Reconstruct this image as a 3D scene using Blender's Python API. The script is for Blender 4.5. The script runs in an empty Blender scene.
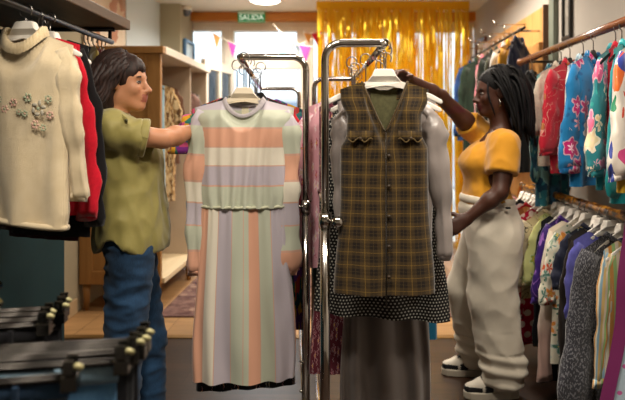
import bpy, bmesh, math, random
import numpy as np
from mathutils import Vector, Matrix, noise
PI = math.pi
scene = bpy.context.scene
COL = scene.collection
rnd = random.Random(7)

# ------------------------------------------------------------------ camera
CAMZ, FP, CX, CY = 1.35, 600.0, 345.0, 131.0
cd = bpy.data.cameras.new('camera')
cam = bpy.data.objects.new('camera', cd); COL.objects.link(cam)
cam.location = (0, 0, CAMZ); cam.rotation_euler = (PI/2, 0, 0)
cd.sensor_width = 36; cd.lens = FP/625*36
cd.shift_x = -(CX-312.5)/625; cd.shift_y = -(200-CY)/625
cd.clip_start = .02
cd.dof.use_dof = True; cd.dof.focus_distance = 2.35; cd.dof.aperture_fstop = 2.3
scene.camera = cam
def P(px, py, d):
    return Vector(((px-CX)*d/FP, d, CAMZ-(py-CY)*d/FP))

# ------------------------------------------------------------------ tagging
def tag(o, label=None, cat=None, group=None, kind=None):
    if label: o['label'] = label
    if cat: o['category'] = cat
    if group: o['group'] = group
    if kind: o['kind'] = kind
    return o
def empty(name, loc=(0,0,0), rz=0.0):
    o = bpy.data.objects.new(name, None); COL.objects.link(o)
    o.location = loc; o.rotation_euler = (0, 0, rz); o.empty_display_size = .05
    return o
def clone(o, parent=None):
    c = o.copy(); COL.objects.link(c)
    if parent: c.parent = parent
    for ch in list(o.children): clone(ch, c)
    return c

# ------------------------------------------------------------------ mesh builder
class MB:
    def __init__(s): s.v=[]; s.f=[]; s.uv=[]; s.m=[]
    def vert(s, p, uv=(0,0)):
        s.v.append(tuple(p)); s.uv.append(uv); return len(s.v)-1
    def face(s, idx, m=0): s.f.append(tuple(idx)); s.m.append(m)
    def box(s, a, b, m=0, uvm=True):
        x0,y0,z0=a; x1,y1,z1=b
        c=[(x0,y0,z0),(x1,y0,z0),(x1,y1,z0),(x0,y1,z0),(x0,y0,z1),(x1,y0,z1),(x1,y1,z1),(x0,y1,z1)]
        i=[s.vert(p,(p[0]+p[1],p[2])) for p in c]
        for q in ((0,3,2,1),(4,5,6,7),(0,1,5,4),(1,2,6,5),(2,3,7,6),(3,0,4,7)): s.face([i[k] for k in q],m)
    def tube(s, pts, r, n=10, m=0, cap=True, ry=None, uvs=1.0):
        pts=[Vector(p) for p in pts]
        if not isinstance(r,(list,tuple)): r=[r]*len(pts)
        if ry is None: ry=r
        elif not isinstance(ry,(list,tuple)): ry=[ry]*len(pts)
        rings=[]; L=0; prev=None
        for k,p in enumerate(pts):
            t=(pts[min(k+1,len(pts)-1)]-pts[max(k-1,0)]).normalized()
            if prev is None:
                ref=Vector((0,1,0)) if abs(t.y)<.9 else Vector((1,0,0))
                a=(ref.cross(t)).normalized()
            else:
                a=(prev-t*prev.dot(t)).normalized()
            prev=a; b=t.cross(a)
            if k: L+=(p-pts[k-1]).length
            ring=[]
            for i in range(n):
                th=2*PI*i/n
                ring.append(s.vert(p+a*(r[k]*math.cos(th))+b*(ry[k]*math.sin(th)),(abs(i/n-.5)*2*uvs*.2,L)))
            rings.append(ring)
        for k in range(len(rings)-1):
            A,B=rings[k],rings[k+1]
            for i in range(n): s.face((A[i],A[(i+1)%n],B[(i+1)%n],B[i]),m)
        if cap:
            s.face(rings[0][::-1],m); s.face(rings[-1],m)
        return rings
    def ball(s, c, r, n=10, m=0):
        if not isinstance(r,(list,tuple)): r=(r,r,r)
        rows=[]; nn=max(5,n//2)
        for j in range(nn+1):
            ph=PI*j/nn
            rows.append([s.vert((c[0]+r[0]*math.sin(ph)*math.cos(2*PI*i/n),c[1]+r[1]*math.sin(ph)*math.sin(2*PI*i/n),c[2]-r[2]*math.cos(ph)),(i/n,j/nn)) for i in range(n)])
        for j in range(nn):
            for i in range(n):
                s.face((rows[j][i],rows[j][(i+1)%n],rows[j+1][(i+1)%n],rows[j+1][i]),m)
    def prism(s, outline, y0, y1, m=0):
        a=[s.vert((x,y0,z),(x,z)) for x,z in outline]; b=[s.vert((x,y1,z),(x,z)) for x,z in outline]
        n=len(outline)
        s.face(a,m); s.face(b[::-1],m)
        for i in range(n): s.face((a[(i+1)%n],a[i],b[i],b[(i+1)%n]),m)
    def build(s, name, mats, parent=None, smooth=True, bevel=0, seg=2, solid=0, sub=0, fixn=False):
        me=bpy.data.meshes.new(name)
        me.from_pydata(s.v,[],s.f)
        if not isinstance(mats,(list,tuple)): mats=[mats]
        for mt in mats: me.materials.append(mt)
        uvl=me.uv_layers.new(name='UVMap')
        li=np.empty(len(me.loops),dtype=np.int32); me.loops.foreach_get('vertex_index',li)
        uvl.data.foreach_set('uv',np.array(s.uv,dtype=np.float32)[li].ravel())
        me.polygons.foreach_set('material_index',s.m)
        me.polygons.foreach_set('use_smooth',[smooth]*len(s.f))
        if fixn:
            bm=bmesh.new(); bm.from_mesh(me); bmesh.ops.recalc_face_normals(bm,faces=bm.faces); bm.to_mesh(me); bm.free()
        me.update()
        o=bpy.data.objects.new(name,me); COL.objects.link(o)
        if parent: o.parent=parent
        if bevel:
            b=o.modifiers.new('bevel','BEVEL'); b.width=bevel; b.segments=seg; b.limit_method='ANGLE'; b.angle_limit=R(40)
        if solid:
            so=o.modifiers.new('solid','SOLIDIFY'); so.thickness=solid; so.offset=0
        if sub:
            sb=o.modifiers.new('sub','SUBSURF'); sb.levels=sub; sb.render_levels=sub
        return o
def R(d): return d*PI/180
def interp(prof, v):
    if v<=prof[0][0]: return prof[0][1]
    for (a,x),(b,y) in zip(prof,prof[1:]):
        if v<=b:
            t=(v-a)/(b-a); t=t*t*(3-2*t)
            return x+(y-x)*t
    return prof[-1][1]
def sst(a,b,x):
    t=min(1,max(0,(x-a)/(b-a))); return t*t*(3-2*t)
def arc(c, r, a0, a1, n, ax=(1,0,0), ay=(0,0,1)):
    c=Vector(c); ax=Vector(ax); ay=Vector(ay)
    return [c+ax*(r*math.cos(R(a0+(a1-a0)*i/n)))+ay*(r*math.sin(R(a0+(a1-a0)*i/n))) for i in range(n+1)]

# ------------------------------------------------------------------ materials
def lin(h):
    h=h.lstrip('#'); o=[]
    for i in (0,2,4):
        c=int(h[i:i+2],16)/255
        o.append(c/12.92 if c<=.04045 else ((c+.055)/1.055)**2.4)
    return (*o,1)
class NT:
    def __init__(s,name):
        s.mat=bpy.data.materials.new(name); s.mat.use_nodes=True
        s.nt=s.mat.node_tree; s.n=s.nt.nodes; s.l=s.nt.links
        s.b=s.n['Principled BSDF']; s.out=s.n['Material Output']
    def node(s,t,**kw):
        n=s.n.new(t)
        for k,v in kw.items(): setattr(n,k,v)
        return n
    def set(s,sock,val):
        if isinstance(val,bpy.types.NodeSocket): s.l.new(val,sock)
        else: sock.default_value=val
    def math(s,op,a,b=0.0,c=None):
        n=s.node('ShaderNodeMath',operation=op); s.set(n.inputs[0],a); s.set(n.inputs[1],b)
        if c is not None: s.set(n.inputs[2],c)
        return n.outputs[0]
    def mix(s,fac,a,b,blend='MIX'):
        n=s.node('ShaderNodeMix',data_type='RGBA',blend_type=blend)
        s.set(n.inputs[0],fac); s.set(n.inputs[6],a); s.set(n.inputs[7],b); return n.outputs[2]
    def ramp(s,fac,stops,const=False):
        n=s.node('ShaderNodeValToRGB'); cr=n.color_ramp
        if const: cr.interpolation='CONSTANT'
        while len(cr.elements)<len(stops): cr.elements.new(.5)
        for e,(p,c) in zip(cr.elements,stops): e.position=p; e.color=lin(c) if isinstance(c,str) else c
        s.set(n.inputs[0],fac); return n.outputs[0]
    def uv(s):
        return s.node('ShaderNodeUVMap',uv_map='UVMap').outputs[0]
    def obj(s): return s.node('ShaderNodeTexCoord').outputs['Object']
    def sep(s,v):
        n=s.node('ShaderNodeSeparateXYZ'); s.set(n.inputs[0],v); return n.outputs
    def noise(s,v,scale,detail=2,rough=.5,dist=0,col=False):
        n=s.node('ShaderNodeTexNoise'); s.set(n.inputs['Vector'],v); n.inputs['Scale'].default_value=scale
        n.inputs['Detail'].default_value=detail; n.inputs['Roughness'].default_value=rough; n.inputs['Distortion'].default_value=dist
        return n.outputs['Color' if col else 'Fac']
    def vor(s,v,scale,feature='F1',rand=1.0):
        n=s.node('ShaderNodeTexVoronoi',feature=feature); s.set(n.inputs['Vector'],v); n.inputs['Scale'].default_value=scale
        n.inputs['Randomness'].default_value=rand; return n.outputs
    def wave(s,v,scale,dist=0,direction='X',detail=1):
        n=s.node('ShaderNodeTexWave',bands_direction=direction); s.set(n.inputs['Vector'],v); n.inputs['Scale'].default_value=scale
        n.inputs['Distortion'].default_value=dist; n.inputs['Detail'].default_value=detail; return n.outputs['Fac']
    def vmap(s,v,scale=(1,1,1),loc=(0,0,0),rot=(0,0,0)):
        n=s.node('ShaderNodeMapping'); s.set(n.inputs[0],v); n.inputs['Scale'].default_value=scale; n.inputs['Location'].default_value=loc; n.inputs['Rotation'].default_value=rot
        return n.outputs[0]
    def vadd(s,a,b,sc=1.0):
        m=s.node('ShaderNodeVectorMath',operation='MULTIPLY_ADD'); s.set(m.inputs[0],b); m.inputs[1].default_value=(sc,sc,sc); s.set(m.inputs[2],a); return m.outputs[0]
    def bump(s,h,strength=.3,dist=.002):
        n=s.node('ShaderNodeBump'); n.inputs['Strength'].default_value=strength; n.inputs['Distance'].default_value=dist
        s.set(n.inputs['Height'],h); s.l.new(n.outputs[0],s.b.inputs['Normal'])
    def base(s,col,rough=.8,metal=0.0,spec=.3,sheen=0.0):
        s.set(s.b.inputs['Base Color'],col); s.set(s.b.inputs['Roughness'],rough); s.b.inputs['Metallic'].default_value=metal
        s.b.inputs['Specular IOR Level'].default_value=spec
        if sheen: s.b.inputs['Sheen Weight'].default_value=sheen
        return s.mat
MC={}
def plain(c, rough=.7, metal=0.0, spec=.4, var=.0, name=None):
    k=('p',c,rough,metal,spec,var)
    if k in MC: return MC[k]
    t=NT(name or 'plain_'+c.strip('#'))
    col=lin(c)
    if var:
        nz=t.noise(t.obj(),9,4)
        col=t.mix(nz,tuple(x*(1-var) for x in col[:3])+(1,),tuple(min(1,x*(1+var)) for x in col[:3])+(1,))
    MC[k]=t.base(col,rough,metal,spec); return MC[k]
def cloth(c, c2=None, scale=400, rough=.85, sheen=.2, spec=.15, bump=.25):
    k=('c',c,c2,rough,scale)
    if k in MC: return MC[k]
    t=NT('cloth_'+c.strip('#')); u=t.uv()
    a=lin(c); b=lin(c2) if c2 else tuple(x*.8 for x in a[:3])+(1,)
    nz=t.noise(u,60,4,.7)
    col=t.mix(t.ramp(nz,[(.35,'#000000'),(.65,'#ffffff')]),a,b)
    t.bump(t.noise(u,scale,2,.6),bump,.001)
    MC[k]=t.base(col,rough,0,spec,sheen); return MC[k]
def satin(c, rough=.35):
    k=('s',c,rough)
    if k in MC: return MC[k]
    t=NT('satin_'+c.strip('#'))
    MC[k]=t.base(lin(c),rough,0,.5,.3); return MC[k]
def denim(c,c2,rough=.85):
    k=('d',c,c2)
    if k in MC: return MC[k]
    t=NT('denim_'+c.strip('#')); u=t.obj()
    nz=t.noise(u,7,5,.6); fine=t.noise(t.vmap(u,(1,1,.25)),260,2,.6)
    f=t.math('ADD',t.math('MULTIPLY',nz,.7),t.math('MULTIPLY',fine,.3))
    col=t.ramp(f,[(.35,c),(.65,c2)])
    t.bump(fine,.3,.001)
    MC[k]=t.base(col,rough,0,.2,.1); return MC[k]
def stripes(name, stops, axis='y', period=None, off=0.0, rough=.7, spec=.25, wob=0.0):
    t=NT(name); s=t.sep(t.uv()); a=s[1] if axis=='y' else s[0]
    if wob: a=t.math('ADD',a,t.math('MULTIPLY',t.math('SUBTRACT',t.noise(t.uv(),14,2),.5),wob))
    f=t.math('ADD',a,off)
    if period: f=t.math('FRACT',t.math('DIVIDE',f,period))
    col=t.ramp(f,stops,True)
    t.bump(t.noise(t.uv(),450,2),.15,.001)
    return t.base(col,rough,0,spec,.2)
def plaid(name,bg,dark,line,sx=.055,sy=.05,wd=.10,wl=.05,rough=.85,line2=None):
    t=NT(name); s=t.sep(t.uv())
    fx=t.math('FRACT',t.math('DIVIDE',s[0],sx)); fy=t.math('FRACT',t.math('DIVIDE',s[1],sy))
    dx=t.math('LESS_THAN',fx,.45); dy=t.math('LESS_THAN',fy,.45)
    d=t.math('MULTIPLY',t.math('ADD',dx,dy),.5)
    col=t.mix(d,lin(bg),lin(dark))
    lx=t.math('COMPARE',fx,.72,wl); ly=t.math('COMPARE',fy,.72,wl)
    col=t.mix(t.math('MULTIPLY',t.math('ADD',lx,ly),.5),col,lin(line))
    if line2:
        lx2=t.math('COMPARE',fx,.22,wl*.5); ly2=t.math('COMPARE',fy,.22,wl*.5)
        col=t.mix(t.math('MULTIPLY',t.math('MAXIMUM',lx2,ly2),.6),col,lin(line2))
    nz=t.noise(t.uv(),180,3,.7)
    col=t.mix(.35,col,nz,'OVERLAY')
    t.bump(nz,.4,.0015)
    return t.base(col,rough,0,.2,.2)
def dots(name,bg,fg,size=.02,r=.3,rough=.7,stag=True):
    t=NT(name); s=t.sep(t.uv())
    ry=t.math('DIVIDE',s[1],size); row=t.math('FLOOR',ry)
    ux=t.math('DIVIDE',s[0],size)
    if stag: ux=t.math('ADD',ux,t.math('MULTIPLY',t.math('MODULO',t.math('ABSOLUTE',row),2.0),.5))
    fx=t.math('SUBTRACT',t.math('FRACT',ux),.5); fy=t.math('SUBTRACT',t.math('FRACT',ry),.5)
    dd=t.math('SQRT',t.math('ADD',t.math('MULTIPLY',fx,fx),t.math('MULTIPLY',fy,fy)))
    return t.base(t.mix(t.math('LESS_THAN',dd,r),lin(bg),lin(fg)),rough,0,.3)
def floral(name,bg,cols,scale=9,dens=.33,centre='#f2d060',leaf=None,rough=.65,seed=0.0,petal=.12,petals=5,spec=.25):
    """round blossoms with wavy petal edges, a centre of their own and small leaves between"""
    t=NT(name); u=t.vmap(t.uv(),loc=(seed*1.37,seed*.73,0))
    w=t.vadd(u,t.noise(u,scale*2.2,2,col=True),.35/scale)
    v=t.vor(w,scale,rand=.85)
    n=len(cols)
    pos=t.node('ShaderNodeVectorMath',operation='SUBTRACT'); t.set(pos.inputs[0],w); t.set(pos.inputs[1],v['Position'])
    # blossom outline: distance modulated by the angle around the cell's point
    s1=t.sep(pos.outputs[0])
    ang=t.math('ARCTAN2',s1[1],s1[0])
    pet=t.math('MULTIPLY',t.math('COSINE',t.math('MULTIPLY',ang,float(petals))),petal)
    dist=t.math('ADD',v['Distance'],pet)
    pick=t.sep(v['Color'])[0]
    fc=t.ramp(pick,[(i/n,c) for i,c in enumerate(cols)],True)
    col=lin(bg)
    if leaf:
        v2=t.vor(t.vmap(u,(1,1.6,1),(.3,.7,0),(0,0,.6)),scale*2.3)
        lp=t.sep(v2['Color'])[1]
        lf=t.math('MULTIPLY',t.math('LESS_THAN',v2['Distance'],.34),t.math('GREATER_THAN',lp,.45))
        col=t.mix(lf,col,lin(leaf))
    dark=t.mix(.35,fc,lin('#ffffff'))
    ring=t.math('LESS_THAN',dist,dens*.82)
    fl=t.mix(ring,dark,fc)
    col=t.mix(t.math('LESS_THAN',dist,dens),col,fl)
    col=t.mix(t.math('LESS_THAN',dist,dens*.27),col,lin(centre))
    t.bump(t.noise(t.uv(),300,2),.1,.001)
    return t.base(col,rough,0,spec,.2)
def blotch(name,cols,scale=10,rough=.7,dist=1.0,seed=0.0,spec=.2):
    """irregular printed patches in several colours"""
    t=NT(name); u=t.vmap(t.uv(),loc=(seed,seed*.6,0))
    w=t.vadd(u,t.noise(u,scale*1.5,2,col=True),dist*.6/scale)
    v=t.vor(w,scale)
    n=len(cols); pick=t.sep(v['Color'])[0]
    return t.base(t.ramp(pick,[(i/n,c) for i,c in enumerate(cols)],True),rough,0,spec,.2)
def scroll(name,bg,fg,scale=8,wid=.06,rough=.7,seed=0.0,fg2=None):
    """thin curling lines on a plain ground"""
    t=NT(name); u=t.vmap(t.uv(),loc=(seed,seed*.6,0))
    nz=t.noise(u,scale,1,.5,1.2)
    f=t.math('COMPARE',t.math('FRACT',t.math('MULTIPLY',nz,4.0)),.5,wid)
    col=t.mix(f,lin(bg),lin(fg))
    if fg2:
        v=t.vor(u,scale*1.4); col=t.mix(t.math('MULTIPLY',t.math('LESS_THAN',v['Distance'],.2),t.math('GREATER_THAN',t.sep(v['Color'])[0],.5)),col,lin(fg2))
    return t.base(col,rough,0,.25,.2)
def wood(name,c1,c2,scale=3,rough=.5,axis='x',spec=.4,planks=None,gap='#000000',coat=0):
    t=NT(name); o=t.obj()
    st={'x':(.12,1,1),'y':(1,.12,1),'z':(1,1,.12)}[axis]
    v=t.vmap(o,st)
    g=t.noise(v,scale*6,5,.65,.6); col=t.ramp(g,[(.3,c1),(.7,c2)])
    t.bump(g,.1,.001)
    if planks:
        s=t.sep(o); pw,pl,al,ac=planks
        ac_=t.math('DIVIDE',s[ac],pw); row=t.math('FLOOR',ac_)
        sh=t.math('MULTIPLY',t.math('FRACT',t.math('MULTIPLY',row,.377)),pl)
        alo=t.math('DIVIDE',t.math('ADD',s[al],sh),pl)
        cid=t.math('ADD',t.math('MULTIPLY',row,7.13),t.math('MULTIPLY',t.math('FLOOR',alo),3.71))
        wn=t.node('ShaderNodeTexWhiteNoise',noise_dimensions='1D'); t.set(wn.inputs['W'],cid)
        br=t.math('ADD',.7,t.math('MULTIPLY',wn.outputs[0],.6))
        mm=t.node('ShaderNodeVectorMath',operation='SCALE'); t.set(mm.inputs[0],col); t.set(mm.inputs['Scale'],br); col=mm.outputs[0]
        e=t.math('MAXIMUM',t.math('LESS_THAN',t.math('FRACT',ac_),.025),t.math('LESS_THAN',t.math('FRACT',alo),.003))
        col=t.mix(e,col,lin(gap))
    m=t.base(col,rough,0,spec)
    if coat: t.b.inputs['Coat Weight'].default_value=coat; t.b.inputs['Coat Roughness'].default_value=.2
    return m
def wallmat(name,c,var=.06):
    t=NT(name); nz=t.noise(t.obj(),3,5,.6); a=lin(c)
    t.bump(t.noise(t.obj(),120,3),.12,.002)
    return t.base(t.mix(nz,tuple(x*(1-var) for x in a[:3])+(1,),tuple(x*(1+var) for x in a[:3])+(1,)),.85,0,.25)
def emis(name,c,s):
    t=NT(name); t.base(lin(c),.5); t.b.inputs['Emission Color'].default_value=lin(c); t.b.inputs['Emission Strength'].default_value=s; return t.mat
def glassmat():
    t=NT('window_glass')
    tr=t.node('ShaderNodeBsdfTransparent'); tr.inputs[0].default_value=(.96,.98,.97,1)
    gl=t.node('ShaderNodeBsdfGlossy'); gl.inputs['Roughness'].default_value=.02
    fr=t.node('ShaderNodeFresnel'); fr.inputs[0].default_value=1.45
    mx=t.node('ShaderNodeMixShader'); t.l.new(fr.outputs[0],mx.inputs[0]); t.l.new(tr.outputs[0],mx.inputs[1]); t.l.new(gl.outputs[0],mx.inputs[2])
    t.l.new(mx.outputs[0],t.out.inputs[0]); return t.mat
CHROME=plain('#c8c4be',.12,1.0,.5,name='chrome')
STEEL=plain('#8d8a86',.3,1.0,.5,name='hook_steel')
BLACKPL=plain('#0c0c0d',.4,0,.4,name='black_plastic')
WHITEPL=plain('#e9e4da',.35,0,.45,name='white_plastic')
GLASS=glassmat()

# ------------------------------------------------------------------ distance-field modelling (figures)
class SDF:
    def __init__(s,lo,hi,h):
        s.lo=np.array(lo,float); s.h=h
        s.n=np.ceil((np.array(hi,float)-s.lo)/h).astype(int)+1; s.rs=1.0
        s.F=np.full(s.n,1.0,dtype=np.float32)
        s.ax=[(s.lo[i]+h*np.arange(s.n[i])).astype(np.float32) for i in range(3)]
    def region(s,lo,hi,pad):
        a=np.clip(np.floor((np.array(lo)-pad-s.lo)/s.h).astype(int),0,s.n); b=np.clip(np.ceil((np.array(hi)+pad-s.lo)/s.h).astype(int)+1,0,s.n)
        sl=tuple(slice(a[i],b[i]) for i in range(3))
        g=[s.ax[0][sl[0]][:,None,None],s.ax[1][sl[1]][None,:,None],s.ax[2][sl[2]][None,None,:]]
        return sl,g
    def comb(s,sl,d,k,op):
        a=s.F[sl]
        if a.size==0: return
        if op=='u':
            if k>0:
                h=np.maximum(k-np.abs(a-d),0)/k; s.F[sl]=np.minimum(a,d)-h*h*k*.25
            else: s.F[sl]=np.minimum(a,d)
        else:
            d=-d
            if k>0:
                h=np.maximum(k-np.abs(a-d),0)/k; s.F[sl]=np.maximum(a,d)+h*h*k*.25
            else: s.F[sl]=np.maximum(a,d)
    def cone(s,a,b,ra,rb=None,k=.02,op='u',sy=1.0):
        """rounded cone between two points; sy<1 flattens it along Y"""
        if rb is None: rb=ra
        ra*=s.rs; rb*=s.rs
        a=np.array(a,float); b=np.array(b,float); r=max(ra,rb)
        sl,g=s.region(np.minimum(a,b)-r*max(1,1/sy)*1.05,np.maximum(a,b)+r*max(1,1/sy)*1.05,k+2*s.h)
        ba=b-a; bb=max(1e-9,(ba*ba).sum())
        px,py,pz=g[0]-a[0],g[1]-a[1],g[2]-a[2]
        t=np.clip((px*ba[0]+py*ba[1]+pz*ba[2])/bb,0,1)
        d=np.sqrt((px-t*ba[0])**2+((py-t*ba[1])/sy)**2+(pz-t*ba[2])**2)-(ra+(rb-ra)*t)
        if sy<1: d=d*sy**.5
        s.comb(sl,d.astype(np.float32),k,op)
    def chain(s,pts,rs,k=.02,sy=1.0):
        for i in range(len(pts)-1): s.cone(pts[i],pts[i+1],rs[i],rs[i+1],k,'u',sy)
    def ell(s,c,r,k=.02,op='u',rot=None):
        c=np.array(c,float); r=np.array(r,float)*s.rs; m=r.max()
        sl,g=s.region(c-m,c+m,k+2*s.h)
        px,py,pz=g[0]-c[0],g[1]-c[1],g[2]-c[2]
        if rot is not None:
            M=np.array(rot).T
            px,py,pz=(M[0,0]*px+M[0,1]*py+M[0,2]*pz, M[1,0]*px+M[1,1]*py+M[1,2]*pz, M[2,0]*px+M[2,1]*py+M[2,2]*pz)
        k0=np.sqrt((px/r[0])**2+(py/r[1])**2+(pz/r[2])**2); k1=np.sqrt((px/r[0]**2)**2+(py/r[1]**2)**2+(pz/r[2]**2)**2)+1e-9
        s.comb(sl,(k0*(k0-1)/k1).astype(np.float32),k,op)
    def clip(s,fn):
        """keep only where fn(x,y,z) < 0"""
        d=fn(s.ax[0][:,None,None],s.ax[1][None,:,None],s.ax[2][None,None,:])
        s.F=np.maximum(s.F,np.broadcast_to(d,s.F.shape)).astype(np.float32)
    def mesh(s):
        F=s.F; F[0]=F[-1]=1; F[:,0]=1; F[:,-1]=1; F[:,:,0]=1; F[:,:,-1]=1
        I=F<0
        c=[I[x:I.shape[0]-1+x,y:I.shape[1]-1+y,z:I.shape[2]-1+z] for x in (0,1) for y in (0,1) for z in (0,1)]
        cnt=sum(q.astype(np.int8) for q in c); mask=(cnt>0)&(cnt<8)
        cells=np.argwhere(mask); idx=np.full(mask.shape,-1,dtype=np.int64); idx[mask]=np.arange(len(cells))
        acc=np.zeros((len(cells),3)); num=np.zeros(len(cells))
        off=[(x,y,z) for x in (0,1) for y in (0,1) for z in (0,1)]
        val={o:F[cells[:,0]+o[0],cells[:,1]+o[1],cells[:,2]+o[2]] for o in off}
        for o in off:
            for a in range(3):
                if o[a]==0:
                    o2=list(o); o2[a]=1; o2=tuple(o2)
                    va,vb=val[o],val[o2]; cr=(va<0)!=(vb<0)
                    t=np.where(cr,va/np.where(cr,va-vb,1),0)
                    p=np.array(o,float)[None,:].repeat(len(cells),0); p[:,a]+=t
                    acc[cr]+=p[cr]; num[cr]+=1
        V=(cells+acc/num[:,None])*s.h+s.lo
        Q=[]
        for a in range(3):
            b,d=(a+1)%3,(a+2)%3
            A=np.moveaxis(I,(a,b,d),(0,1,2)); X=np.moveaxis(idx,(a,b,d),(0,1,2))
            s0=A[:-1,1:-1,1:-1]; s1=A[1:,1:-1,1:-1]; ch=np.argwhere(s0!=s1)
            if len(ch)==0: continue
            i,j,k=ch[:,0],ch[:,1]+1,ch[:,2]+1
            q=np.stack([X[i,j-1,k-1],X[i,j,k-1],X[i,j,k],X[i,j-1,k]],1)
            ins=A[i,j,k]; q[~ins]=q[~ins][:,::-1]
            Q.append(q)
        return V,np.concatenate(Q)
def sdf_object(name,sd,mats,parent=None,wr=None,pick=None,smooth_it=0,uvw=True):
    V,Q=sd.mesh()
    me=bpy.data.meshes.new(name); me.from_pydata(V.tolist(),[],Q.tolist())
    if smooth_it:
        bm=bmesh.new(); bm.from_mesh(me)
        for _ in range(smooth_it): bmesh.ops.smooth_vert(bm,verts=bm.verts,factor=.5,use_axis_x=True,use_axis_y=True,use_axis_z=True)
        bm.to_mesh(me); bm.free()
    if wr:
        me.update(); nn=[v.normal.copy() for v in me.vertices]
        for v,n_ in zip(me.vertices,nn): v.co=v.co+n_*wr(v.co)
    if not isinstance(mats,(list,tuple)): mats=[mats]
    for m in mats: me.materials.append(m)
    me.polygons.foreach_set('use_smooth',[True]*len(me.polygons))
    if pick:
        for p in me.polygons: p.material_index=pick(p.center)
    uvl=me.uv_layers.new(name='UVMap')
    for lp in me.loops:
        co=me.vertices[lp.vertex_index].co; uvl.data[lp.index].uv=(co.x+co.y*.6,co.z)
    me.update()
    o=bpy.data.objects.new(name,me); COL.objects.link(o)
    if parent: o.parent=parent
    return o
# ================================================================== THE SETTING
XL, XR, YB, YF, ZC = -2.0, 1.5, 7.0, -1.6, 2.72
def slab(name,a,b,m,bevel=0):
    mb=MB(); mb.box(a,b); o=mb.build(name,m,None,False,bevel); o['kind']='structure'; return o
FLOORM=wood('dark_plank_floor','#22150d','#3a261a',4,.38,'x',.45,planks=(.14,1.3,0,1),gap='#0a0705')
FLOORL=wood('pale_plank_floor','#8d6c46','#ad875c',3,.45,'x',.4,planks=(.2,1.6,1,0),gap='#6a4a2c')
WALLR=wallmat('grey_plaster','#b4aea6')
WALLB=wallmat('cream_plaster','#e6dccb')
WALLG=wallmat('stone_grey_paint','#a99f86')
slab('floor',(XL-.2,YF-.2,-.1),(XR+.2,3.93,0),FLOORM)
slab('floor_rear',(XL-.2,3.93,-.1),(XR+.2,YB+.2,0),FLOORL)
slab('trim_1',(XL,3.90,.0),(XR,3.96,.006),plain('#8a6a3e',.4,.6,name='brass_threshold'),.002)
slab('ceiling',(XL-.2,YF-.2,ZC),(XR+.2,YB+.2,ZC+.1),wallmat('ceiling_white','#e6dfd2',.02))
slab('wall_left',(XL-.15,YF,0),(XL,YB,ZC),WALLG)
slab('wall_right',(XR,YF,0),(XR+.15,YB,ZC),WALLR)
slab('wall_front',(XL-.2,YF-.15,0),(XR+.2,YF,ZC),WALLR)
# chimney-breast style pillar in the left corner
slab('wall_pillar',(XL,6.45,0),(-1.77,YB,ZC),WALLG)
slab('baseboard_left',(XL,YF,0),(XL+.018,4.45,.11),plain('#c2a882',.5,name='baseboard_paint'),.004)
slab('baseboard_right',(XR-.018,YF,0),(XR,YB,.11),plain('#8d8476',.5,name='baseboard_grey'),.004)
slab('wall_left_daylight',(XL,5.46,0),(XL+.01,6.45,ZC),plain('#cbd6da',.7,name='painted_daylight_blue'))  # daylight falling on this strip of left wall, painted as pale blue
slab('trim_2',(XR-.035,4.22,0),(XR,4.32,ZC),plain('#6f776a',.5,name='grey_green_trim'),.004)
# teal painted partition under the left shelf
slab('wall_partition',(-1.56,.9,0),(-1.52,3.25,1.80),wallmat('dark_teal_paint','#17363a',.25))
# back wall: wooden beam, header, posts, glass
FRAME=plain('#ece3d5',.5,name='window_frame_paint')
BEAM=wood('amber_beam_wood','#b5691f','#d08a35',2,.45,'x',.4)
slab('trim_3',(-1.92,6.88,2.62),(XR,6.98,2.715),BEAM,.004)
zt=2.56
slab('wall_back',(XL-.2,YB,zt),(XR+.2,YB+.15,ZC),WALLB)
slab('wall_back_left',(XL-.2,YB,0),(-1.87,YB+.15,zt),plain('#b9cdd2',.6,name='pale_blue_paint'))
def window(n,x0,x1,z0,z1,bar=.05,mull=()):
    root=empty('window_%d'%n,((x0+x1)/2,YB+.07,z0)); root['kind']='structure'
    f=MB(); cx=(x0+x1)/2; h=z1-z0; w=(x1-x0)/2
    f.box((-w,-.06,0),(-w+bar,.06,h)); f.box((w-bar,-.06,0),(w,.06,h))
    f.box((-w+bar,-.06,0),(w-bar,.06,bar)); f.box((-w+bar,-.06,h-bar),(w-bar,.06,h))
    for mx in mull: f.box((mx-cx-.025,-.05,bar),(mx-cx+.025,.05,h-bar))
    f.build('window_frame',FRAME,root,False,.004)
    g=MB(); g.box((-w+bar,-.004,bar),(w-bar,.004,h-bar)); g.build('window_pane',GLASS,root,False)
    return root
X1=lambda px:(px-CX)*YB/FP
window(1,-1.87,X1(224),1.98,zt,.035)
window(2,-1.87,X1(224),0,1.98,.05)
slab('trim_4',(X1(224),YB,0),(X1(230),YB+.14,zt),FRAME,.004)
window(3,X1(230),X1(300),2.16,zt,.04)
slab('trim_5',(X1(230),YB,2.08),(X1(300),YB+.14,2.16),FRAME,.004)
slab('trim_6',(X1(300),YB,0),(X1(309),YB+.14,zt),FRAME,.004)
window(4,X1(309),XR,0,zt,.05,(.45,))
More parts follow.
